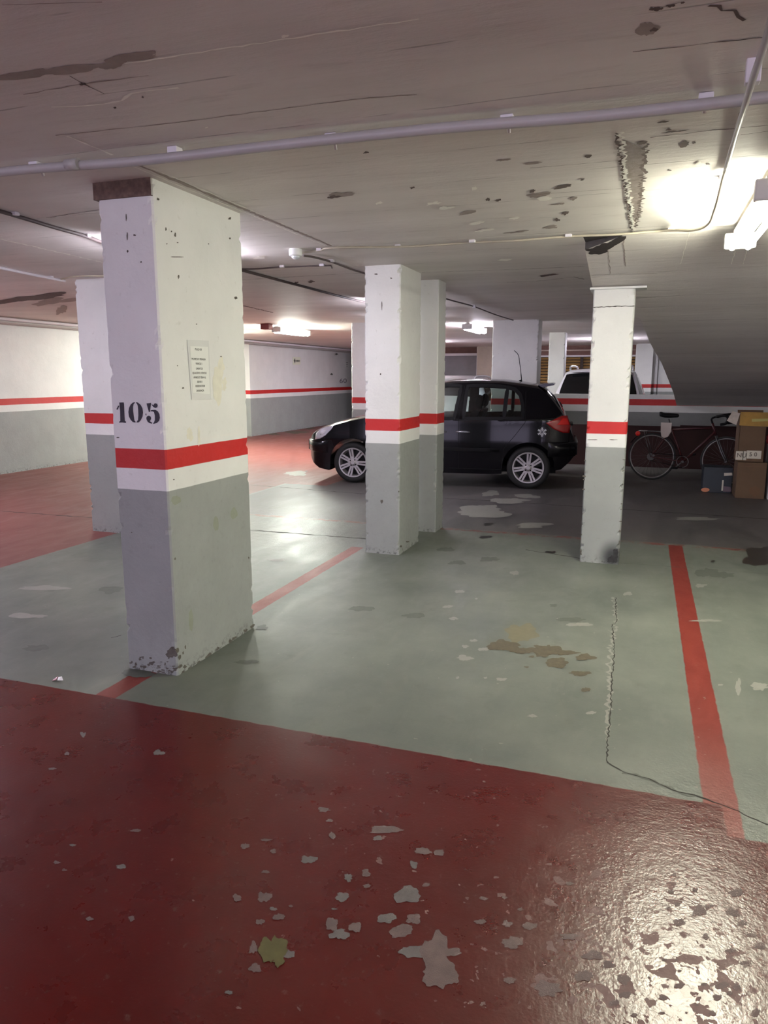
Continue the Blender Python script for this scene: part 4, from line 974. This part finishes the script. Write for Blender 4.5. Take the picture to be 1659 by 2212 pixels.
bm = bmesh.new(); tube(bm, [(3.60, .0, 1.085), (3.57, .2, 1.13), (3.56, .36, 1.14)], .008, 6); obj('rear_wiper', bm, m_plas, cr)
bm = bmesh.new(); tube(bm, [(1.03, -.5, 1.02), (1.1, -.1, 1.06), (1.18, .3, 1.10)], .009, 6); tube(bm, [(.97, -.62, .975), (1.0, -.5, 1.01)], .012, 6); obj('windscreen_wiper', bm, m_plas, cr)
bm = bmesh.new(); box(bm, (3.72, -.26, .83), (3.755, .26, .86), bev=.006); o = obj('tailgate_grip', bm, m_plas, cr)
bm = bmesh.new(); box(bm, (3.822, -.26, .50), (3.830, .26, .61)); obj('number_plate', bm, mat('plate_white', lin((210, 210, 206)), .5), cr)
# cabin
bm = bmesh.new(); box(bm, (.95, -.70, .22), (3.55, .70, .30)); box(bm, (3.05, -.62, .3), (3.52, .62, .93)); box(bm, (.95, -.66, .3), (1.35, .66, .93)); obj('cabin_floor', bm, m_seat, cr)
for sd in (-1, 1):
    bm = bmesh.new(); y0, y1 = sd*.36-.24, sd*.36+.24
    box(bm, (1.75, y0, .38), (2.28, y1, .55), bev=.04); prism(bm, [(2.22, y0, .45), (2.36, y0, .45), (2.50, y0, 1.02), (2.44, y0, 1.05), (2.38, y0, 1.02)], (0, y1-y0, 0)); fix(bm)
    s_ = smooth(obj('front_seat', bm, m_seat, cr))
    bm = bmesh.new(); lathe(bm, [(0, -.13), (.07, -.125), (.095, -.08), (.1, 0), (.095, .08), (.07, .125), (0, .13)], 20, 'y', (2.47, sd*.36, 1.15)); fix(bm)
    for v_ in bm.verts: v_.co.x = 2.47+(v_.co.x-2.47)*.55
    for k in (-.05, .05): tube(bm, [(2.46, sd*.36+k, 1.0), (2.47, sd*.36+k, 1.1)], .007, 6)
    smooth(obj('head_restraint', bm, m_seat, s_))
bm = bmesh.new(); box(bm, (2.72, -.6, .38), (3.0, .6, .56), bev=.03); prism(bm, [(2.96, -.6, .5), (3.1, -.6, .5), (3.2, -.6, .95), (3.12, -.6, .96)], (0, 1.2, 0)); fix(bm); obj('rear_bench', bm, m_seat, cr)
bm = bmesh.new(); rr = [( .17*math.cos(a)*.35, .17*math.sin(a), .17*math.cos(a)) for a in [2*math.pi*k/24 for k in range(25)]]; tube(bm, [(1.62+a, .36*-1+b, .93+c_) for a, b, c_ in rr], .014, 8, cap=False); obj('steering_wheel', bm, m_plas, cr)
for i, (u, ph) in enumerate(((.735, R(90+10)), (3.19, R(90-3)))):
    for sd in (-1, 1): wheel(cr, u, sd*.785, sd, .29, .205, ph if sd < 0 else 0)

# ---- white estate car behind the parapet, seen from the back
suv_top = [(0, .75), (.05, .9), (.3, 1.0), (.9, 1.08), (1.15, 1.12), (1.6, 1.45), (1.9, 1.6), (2.3, 1.65), (3.4, 1.66), (4.1, 1.63), (4.25, 1.60), (4.36, 1.45), (4.50, 1.16), (4.55, 1.02), (4.58, .8), (4.60, .6)]
suv_bot = [(0, .38), (.3, .24), (4.2, .26), (4.45, .34), (4.60, .46)]
suv_plan = [(0, .55), (.1, .72), (.4, .85), (1, .90), (3.6, .90), (4.2, .87), (4.45, .82), (4.56, .76), (4.60, .70)]
def simple_car(name, label, top, bot, plan, axles, belt, taper, L, loc, rz, paint, wins, rearwin, rails=True, wr_=.33):
    c = Car(top, bot, plan, axles, wr_, wr_+.06, belt, taper, L, 90); t = thing(name, label, 'car', loc, rz)
    smooth(obj('body', c.body([]), paint, t), 30)
    for poly in wins:
        for sd in (-1, 1):
            obj('side_window', c.patch(poly, .004, 0, sd), m_dgl, t)
    u0, u1 = rearwin
    obj('rear_window', c.cappatch(u0, u1, -.93, .93, .006, 10, 18), m_dgl, t)
    obj('windscreen', c.cappatch(1.2, 1.8, -.88, .88, .006), m_dgl, t)
    if rails:
        for sd in (-1, 1):
            pts = [(1.95, sd*.56, 1.585), (2.05, sd*.57, 1.66), (2.5, sd*.57, 1.705), (3.3, sd*.57, 1.71), (3.85, sd*.56, 1.69), (4.0, sd*.55, 1.62)]
            if L < 4.3: pts = [(a*.88, b, z-.2+.0) for a, b, z in pts]
            bm = bmesh.new(); tube(bm, bez(pts, 5), .02, 8); obj('roof_rail', bm, mat('rail_silver', lin((198, 198, 204)), .3, metal=.6), t)
    for u in axles:
        for sd in (-1, 1):
            bm = bmesh.new(); y = sd*.82
            lathe(bm, [(0, sd*.0), (.2, sd*.0), (.22, sd*.02), (wr_-.01, sd*.01), (wr_, -sd*.03), (wr_, -sd*.17), (.2, -sd*.2)], 32, 'y', (u, y, wr_)); fix(bm); smooth(obj('wheel', bm, m_rub, t))
    return t, c
m_white = mat('white_car_paint', lin((212, 210, 216)), .3, coat=.5)
sv_, sc_ = simple_car('estate_car', 'white estate car seen from behind over the red-striped parapet', suv_top, suv_bot, suv_plan, (.85, 3.65), .98, .22, 4.60, (-.83, 18.8, 0), R(-90), m_white,
    [[(1.5, 1.05), (1.95, 1.48), (2.4, 1.52), (2.4, 1.05)], [(2.5, 1.05), (2.5, 1.52), (3.3, 1.52), (3.35, 1.05)], [(3.42, 1.05), (3.38, 1.52), (3.95, 1.48), (4.15, 1.1)]], (4.275, 4.51))
o = obj('rear_quarter_glass', sc_.cappatch(4.275, 4.51, -.93, .93, .0065, 4, 18), m_dgl, sv_)
bm = bmesh.new(); box(bm, (4.22, -.5, 1.585), (4.36, .5, 1.61), bev=.008); obj('tailgate_spoiler', bm, m_white, sv_)
for sd in (-1, 1):
    obj('tail_lamp', sc_.patch([(4.40, .85), (4.38, 1.08), (4.52, 1.08), (4.57, .85)], .006, .008, sd), m_tl, sv_)
# ---- silver car further back whose roof shows over the black one
simple_car('saloon_car', 'silver car whose roof shows just above the black hatchback', [(a*1.05, b*1.035) for a, b in getz_top], getz_bot[:-1]+[(3.99, .46)], [(a*1.05, b) for a, b in getz_plan], (.77, 3.3), .93, .28, 3.99,
    (-3.85, 18.3, 0), R(-90), mat('silver_car_paint', lin((186, 186, 194)), .3, metal=.4, coat=.4), [[(1.5, 1.0), (1.85, 1.3), (2.4, 1.33), (2.4, 1.0)], [(2.5, 1.0), (2.5, 1.33), (3.1, 1.28), (3.2, 1.0)]], (3.55, 3.78), rails=True, wr_=.3)
# ------------------------------------------------------------------ bicycle
bk = thing('bicycle', 'old dark red bicycle leaning in the shade below the ramp', 'bicycle', G(1404, 1036), math.atan2(-.30, .98))
BY = lambda s_, z, v=0: (s_, v, z)
m_tyre = mat('bike_tyre', lin((44, 44, 44)), .8); m_brim = mat('bike_rim', lin((150, 146, 144)), .35, metal=.6)
m_frame = mat('dark_red_frame', lin((70, 28, 30)), .4); m_met = mat('bike_chrome', lin((110, 108, 108)), .3, metal=.7)
def bwheel(s0):
    w_ = bpy.data.objects.new('wheel', None); COL.objects.link(w_); w_.parent = bk; w_.location = (s0, 0, .345); w_.empty_display_size = .1
    cir = lambda r: [(r*math.cos(a), 0, r*math.sin(a)) for a in [2*math.pi*k/56 for k in range(57)]]
    bm = bmesh.new(); tube(bm, cir(.330), .014, 8, cap=False); obj('tyre', bm, m_tyre, w_)
    bm = bmesh.new(); tube(bm, cir(.312), .010, 8, cap=False); obj('rim', bm, m_brim, w_)
    bm = bmesh.new()
    for k in range(28):
        a = 2*math.pi*k/28; b_ = a+(.5 if k % 2 else -.5); tube(bm, [(.02*math.cos(b_), (.02 if k % 2 else -.02), .02*math.sin(b_)), (.31*math.cos(a), 0, .31*math.sin(a))], .0012, 4)
    obj('spokes', bm, m_met, w_)
    bm = bmesh.new(); tube(bm, [(0, -.05, 0), (0, .05, 0)], .018, 10); obj('hub', bm, m_met, w_)
    return w_
rw = bwheel(0); bwheel(1.02)
bm = bmesh.new(); tube(bm, [(0, -.055, 0), (0, -.045, 0)], [.045, .045], 18); tube(bm, [(0, -.045, 0), (0, -.03, 0)], [.055, .055], 18); obj('sprocket', bm, m_met, rw)
bm = bmesh.new(); BB = BY(.45, .30); ST = BY(.24, .80); HT = BY(.80, .86); HB = BY(.86, .70); AX = BY(0, .345); SJ = BY(.27, .75)
tube(bm, [BB, ST], .015, 8); tube(bm, [SJ, BY(.805, .80)], .014, 8); tube(bm, [BB, BY(.845, .74)], .016, 8); tube(bm, [HT, HB], .018, 10)
for s_ in (-1, 1): tube(bm, [(0, s_*.05, .345), (.24, s_*.02, .73)], .008, 6); tube(bm, [(0, s_*.05, .345), (.45, s_*.03, .30)], .009, 6)
obj('frame', bm, m_frame, bk)
bm = bmesh.new()
for s_ in (-1, 1): tube(bm, bez([(.862, s_*.03, .69), (.90, s_*.045, .60), (.96, s_*.05, .46), (1.02, s_*.05, .345)], 4), .011, 8)
obj('fork', bm, m_met, bk)
bm = bmesh.new(); tube(bm, [ST, BY(.205, .90)], .012, 8); obj('seat_post', bm, m_met, bk)
bm = bmesh.new(); lathe(bm, [(0, -.0), (.02, 0), (.02, .0)], 6, 'y'); bm.free(); bm = bmesh.new()
prof = [(.07, .002, .02), (.09, .07, .03), (.15, .078, .03), (.21, .05, .03), (.27, .026, .026), (.33, .018, .022), (.345, .002, .01)]; rings = []
for s_, hw_, th in prof:
    rings.append([bm.verts.new((s_, hw_*math.cos(a), .955+(.022 if s_ < .14 else 0)*(1-(s_-.07)/.07 if s_ < .14 else 0)+th*math.sin(a)*(1 if math.sin(a) > 0 else 1.3))) for a in [2*math.pi*k/16 for k in range(16)]])
for a, b in zip(rings, rings[1:]):
    for k in range(16): bm.faces.new((a[k], a[(k+1) % 16], b[(k+1) % 16], b[k])).smooth = True
bm.faces.new(rings[0]); bm.faces.new(rings[-1]); fix(bm); obj('saddle', bm, m_plas, bk)
bm = bmesh.new(); tube(bm, bez([HT, BY(.785, .92), BY(.83, .95), BY(.87, .955)], 4), .013, 8)
for s_ in (-1, 1): tube(bm, bez([(.87, 0, .955), (.88, s_*.10, .96), (.90, s_*.20, .97), (1.0, s_*.22, .985), (1.04, s_*.22, .95), (1.02, s_*.22, .88), (.95, s_*.22, .86)], 5), .018, 8)
obj('handlebar', bm, m_plas, bk)
bm = bmesh.new(); lathe(bm, [(.075, -.045), (.085, -.045), (.085, -.04), (.075, -.04)], 28, 'y', (.45, 0, .30), close=True); tube(bm, [(.45, -.05, .30), (.36, -.055, .21)], .010, 6); tube(bm, [(.45, .05, .30), (.54, .06, .40)], .010, 6); tube(bm, [(.45, -.05, .30), (.45, .05, .30)], .02, 8); fix(bm)
obj('crank', bm, m_met, bk)
for sx, sz, sd in ((.36, .21, -1), (.54, .40, 1)):
    bm = bmesh.new(); box(bm, (sx-.04, min(sd*.06, sd*.14), sz-.012), (sx+.04, max(sd*.06, sd*.14), sz+.012), bev=.004); obj('pedal', bm, m_plas, bk)
bm = bmesh.new(); tube(bm, [(0, -.05, .29), (.45, -.045, .22)], .004, 4); tube(bm, [(0, -.05, .40), (.45, -.045, .385)], .004, 4); obj('chain', bm, m_plas, bk)
bm = bmesh.new()
for s_ in (-1, 1): tube(bm, [(.20, s_*.05, .715), (-.20, s_*.05, .715)], .006, 6); tube(bm, [(-.12, s_*.05, .715), (0, s_*.055, .345)], .005, 6)
for k in range(5): tube(bm, [(-.2+.1*k, -.05, .715), (-.2+.1*k, .05, .715)], .005, 6)
obj('luggage_rack', bm, m_met, bk)
bm = bmesh.new(); lathe(bm, [(0, -.012), (.034, -.010), (.036, .0), (0, .004)], 18, 'y', (-.215, -.02, .675)); fix(bm); o = obj('reflector', bm, mat('red_reflector', lin((230, 36, 28)), .3), bk)
bm = bmesh.new(); pts = [(.12, 0, .85), (.27, 0, .85), (.265, 0, .72), (.23, 0, .65), (.18, 0, .63), (.14, 0, .65), (.125, 0, .72)]; prism(bm, [Vector(p)+Vector((0, -.07, 0)) for p in pts], (0, .02, 0)); fix(bm); tag(obj('side_panel', bm, mat('dirty_white_plastic', lin((196, 184, 176)), .5), bk), 'dirty white plastic panel under the saddle')
bm = bmesh.new(); arc = [(.365*math.cos(a), 0, .345+.365*math.sin(a)) for a in [R(20+10*k) for k in range(14)]]
for a, b in zip(arc, arc[1:]): bm.faces.new([bm.verts.new((a[0], -.028, a[2])), bm.verts.new((b[0], -.028, b[2])), bm.verts.new((b[0], .028, b[2])), bm.verts.new((a[0], .028, a[2]))])
bmesh.ops.remove_doubles(bm, verts=bm.verts[:], dist=.0005); bmesh.ops.solidify(bm, geom=bm.faces[:], thickness=.003); obj('mudguard', bm, m_plas, bk)

# ------------------------------------------------------------------ boxes
m_card = mat('cardboard', lin((104, 82, 62)), .85, var=.10, scale=5, bump=.15)
m_cardd = mat('cardboard_inside', lin((120, 92, 72)), .9)
m_tape = mat('parcel_label', lin((206, 200, 184)), .5, var=.05)
YB = 10.04
b1 = thing('cardboard_box', 'lower brown carton of the tall stack at the right edge', 'box', (1.325, YB+.17, 0))
bm = bmesh.new(); box(bm, (-.165, -.17, 0), (.165, .2, .452), bev=.004); obj('carton', bm, m_card, b1)
bm = bmesh.new(); box(bm, (-.163, -.1715, .4), (.163, -.1695, .404)); box(bm, (-.14, -.1735, .0), (.16, -.1705, .003)); obj('seam', bm, m_cardd, b1)
bm = bmesh.new(); blob(bm, lambda a, b: Vector((a, -.1712, b)), .05, .10, .05, .06, 3, 0, (0, 0, 0), .5); blob(bm, lambda a, b: Vector((a, -.1712, b)), .02, .36, .008, .01, 3, 0, (0, 0, 0), .5); obj('damp_mark', bm, mat('damp_card', lin((112, 84, 62)), .9), b1)
b2 = thing('cardboard_box', 'upper brown carton with white label strips and an open printed lid', 'box', (1.295, YB+.17, .456))
bm = bmesh.new(); H2 = .585
for a, b in (((-.148, -.17, 0), (.148, -.166, H2)), ((-.148, .196, 0), (.148, .2, H2)), ((-.148, -.17, 0), (-.144, .2, H2)), ((.144, -.17, 0), (.148, .2, H2)), ((-.148, -.17, 0), (.148, .2, .004))): box(bm, a, b)
obj('carton', bm, m_card, b2)
L0 = b2.location
def BP(px, py, dy=0): return YP(px, py, YB+dy)-L0
bm = bmesh.new(); prism(bm, [BP(*p, -.004) for p in ((1600, 890), (1662, 891), (1662, 922), (1597, 919))], (0, .003, 0)); fix(bm); o = obj('front_flap', bm, mat('yellow_print', lin((158, 120, 44)), .6, var=.25, scale=8), b2); tag(o, 'yellow printed flap folded down over the front')
bm = bmesh.new(); prism(bm, [BP(*p, -.007) for p in ((1624, 905), (1659, 904), (1659, 910), (1624, 911))], (0, .002, 0)); fix(bm); obj('printed_strip', bm, mat('green_print', lin((170, 160, 92)), .6), o)
bm = bmesh.new(); pts = [BP(*p) for p in ((1584, 889), (1600, 893), (1590, 918), (1570, 909))]; pts[0].y += .08; pts[1].y += .05; pts[2].y -= .03; pts[3].y -= .0; prism(bm, pts, (0, .003, 0)); fix(bm); tag(obj('side_flap', bm, mat('white_print', lin((186, 176, 166)), .6, var=.15, scale=14), b2), 'pale printed flap hanging off the left side')
bm = bmesh.new(); prism(bm, [Vector((-.148, .2, H2)), Vector((.148, .2, H2)), Vector((.16, .30, H2+.035)), Vector((-.14, .30, H2+.035))], (0, 0, .003)); fix(bm); obj('back_flap', bm, m_cardd, b2)
for a, b in (((1590, 974.5), (1605, 993.5)), ((1605.5, 974.5), (1612, 994)), ((1613, 973), (1643.5, 991.5))):
    pa, pb = BP(*a, -.0025), BP(*b, -.0025); bm = bmesh.new(); box(bm, (min(pa.x, pb.x), pa.y, min(pa.z, pb.z)), (max(pa.x, pb.x), pa.y+.0022, max(pa.z, pb.z))); obj('label_strip', bm, m_tape, b2)
for s, px, py, sz in (('NU', 1602, 984, .075), ('5 0', 1627, 982, .07)):
    text_mesh('handwritten_text', s, sz, Matrix.Translation(BP(px, py, -.005)) @ Matrix.Rotation(R(90), 4, 'X'), mat('marker_ink', lin((104, 94, 84)), .7), b2, ext=.0002, bold=.001)
# dark blue printed box in front of the bicycle wheel
b3 = thing('storage_box', 'dark blue printed box on the floor in front of the bicycle\'s front wheel', 'box', (.975, 10.54, 0))
bm = bmesh.new(); box(bm, (-.175, -.16, 0), (.172, .16, .335), bev=.004); obj('carton', bm, mat('navy_print', lin((24, 34, 44)), .5, var=.3, scale=6), b3)
L3 = b3.location; B3 = lambda px, py: YP(px, py, 10.38)-L3+Vector((0, -.004, 0))
for nm, q, m in (('label', ((1564, 1021.5), (1581.5, 1021), (1582, 1027), (1564, 1028)), m_tape), ('print_stripe', ((1560, 1037), (1563.5, 1037), (1561.5, 1060), (1558, 1060)), m_tape), ('print_disc', tuple((1523.5+9.2*math.cos(a), 1058+4.4*math.sin(a)) for a in [2*math.pi*k/18 for k in range(18)]), mat('orange_print', lin((206, 132, 96)), .6)),
                 ('print_patch', ((1563, 1050), (1578, 1052), (1580, 1062), (1562, 1062)), mat('mauve_print', lin((110, 92, 104)), .6))):
    bm = bmesh.new(); prism(bm, [B3(*p) for p in q], (0, .003, 0)); fix(bm); obj(nm, bm, m, b3)
# pale appliance carton cut by the frame
b4 = thing('cardboard_box', 'pale tall box just cut off by the right edge', 'box', (1.72, 10.2, 0))
bm = bmesh.new(); box(bm, (-.20, -.2, 0), (.2, .2, .66), bev=.004); obj('carton', bm, mat('pale_carton', lin((186, 180, 184)), .6, var=.05), b4)
b5 = thing('cloth_bundle', 'crumpled pink bag on top of the pale box at the right edge', 'bag', (1.60, 10.15, .66))
bm = bmesh.new(); bmesh.ops.create_icosphere(bm, subdivisions=3, radius=.12)
for v in bm.verts: v.co = v.co*(1+.35*noise.noise(v.co*14)); v.co.z = max(v.co.z*.8+.085, 0)
smooth(obj('bag', bm, mat('pink_cloth', lin((190, 70, 80)), .7), b5), 80)
# scrap of litter on the left bay floor
ls = thing('litter_scrap', 'scrap of red and white wrapper on the floor left of the numbered pillar', 'litter', G(125, 1471))
bm = bmesh.new(); pts = [(-.03, 0, .002), (-.012, .016, .016), (.0, -.008, .010), (-.022, -.014, .002)]; prism(bm, pts, (0, 0, .002)); fix(bm); obj('red_half', bm, mat('wrapper_red', lin((120, 40, 50)), .4), ls)
bm = bmesh.new(); pts = [(-.008, .012, .012), (.012, .016, .018), (.03, .004, .006), (.008, -.010, .008)]; prism(bm, pts, (0, 0, .002)); fix(bm); obj('white_half', bm, mat('wrapper_white', lin((222, 220, 222)), .4), ls)
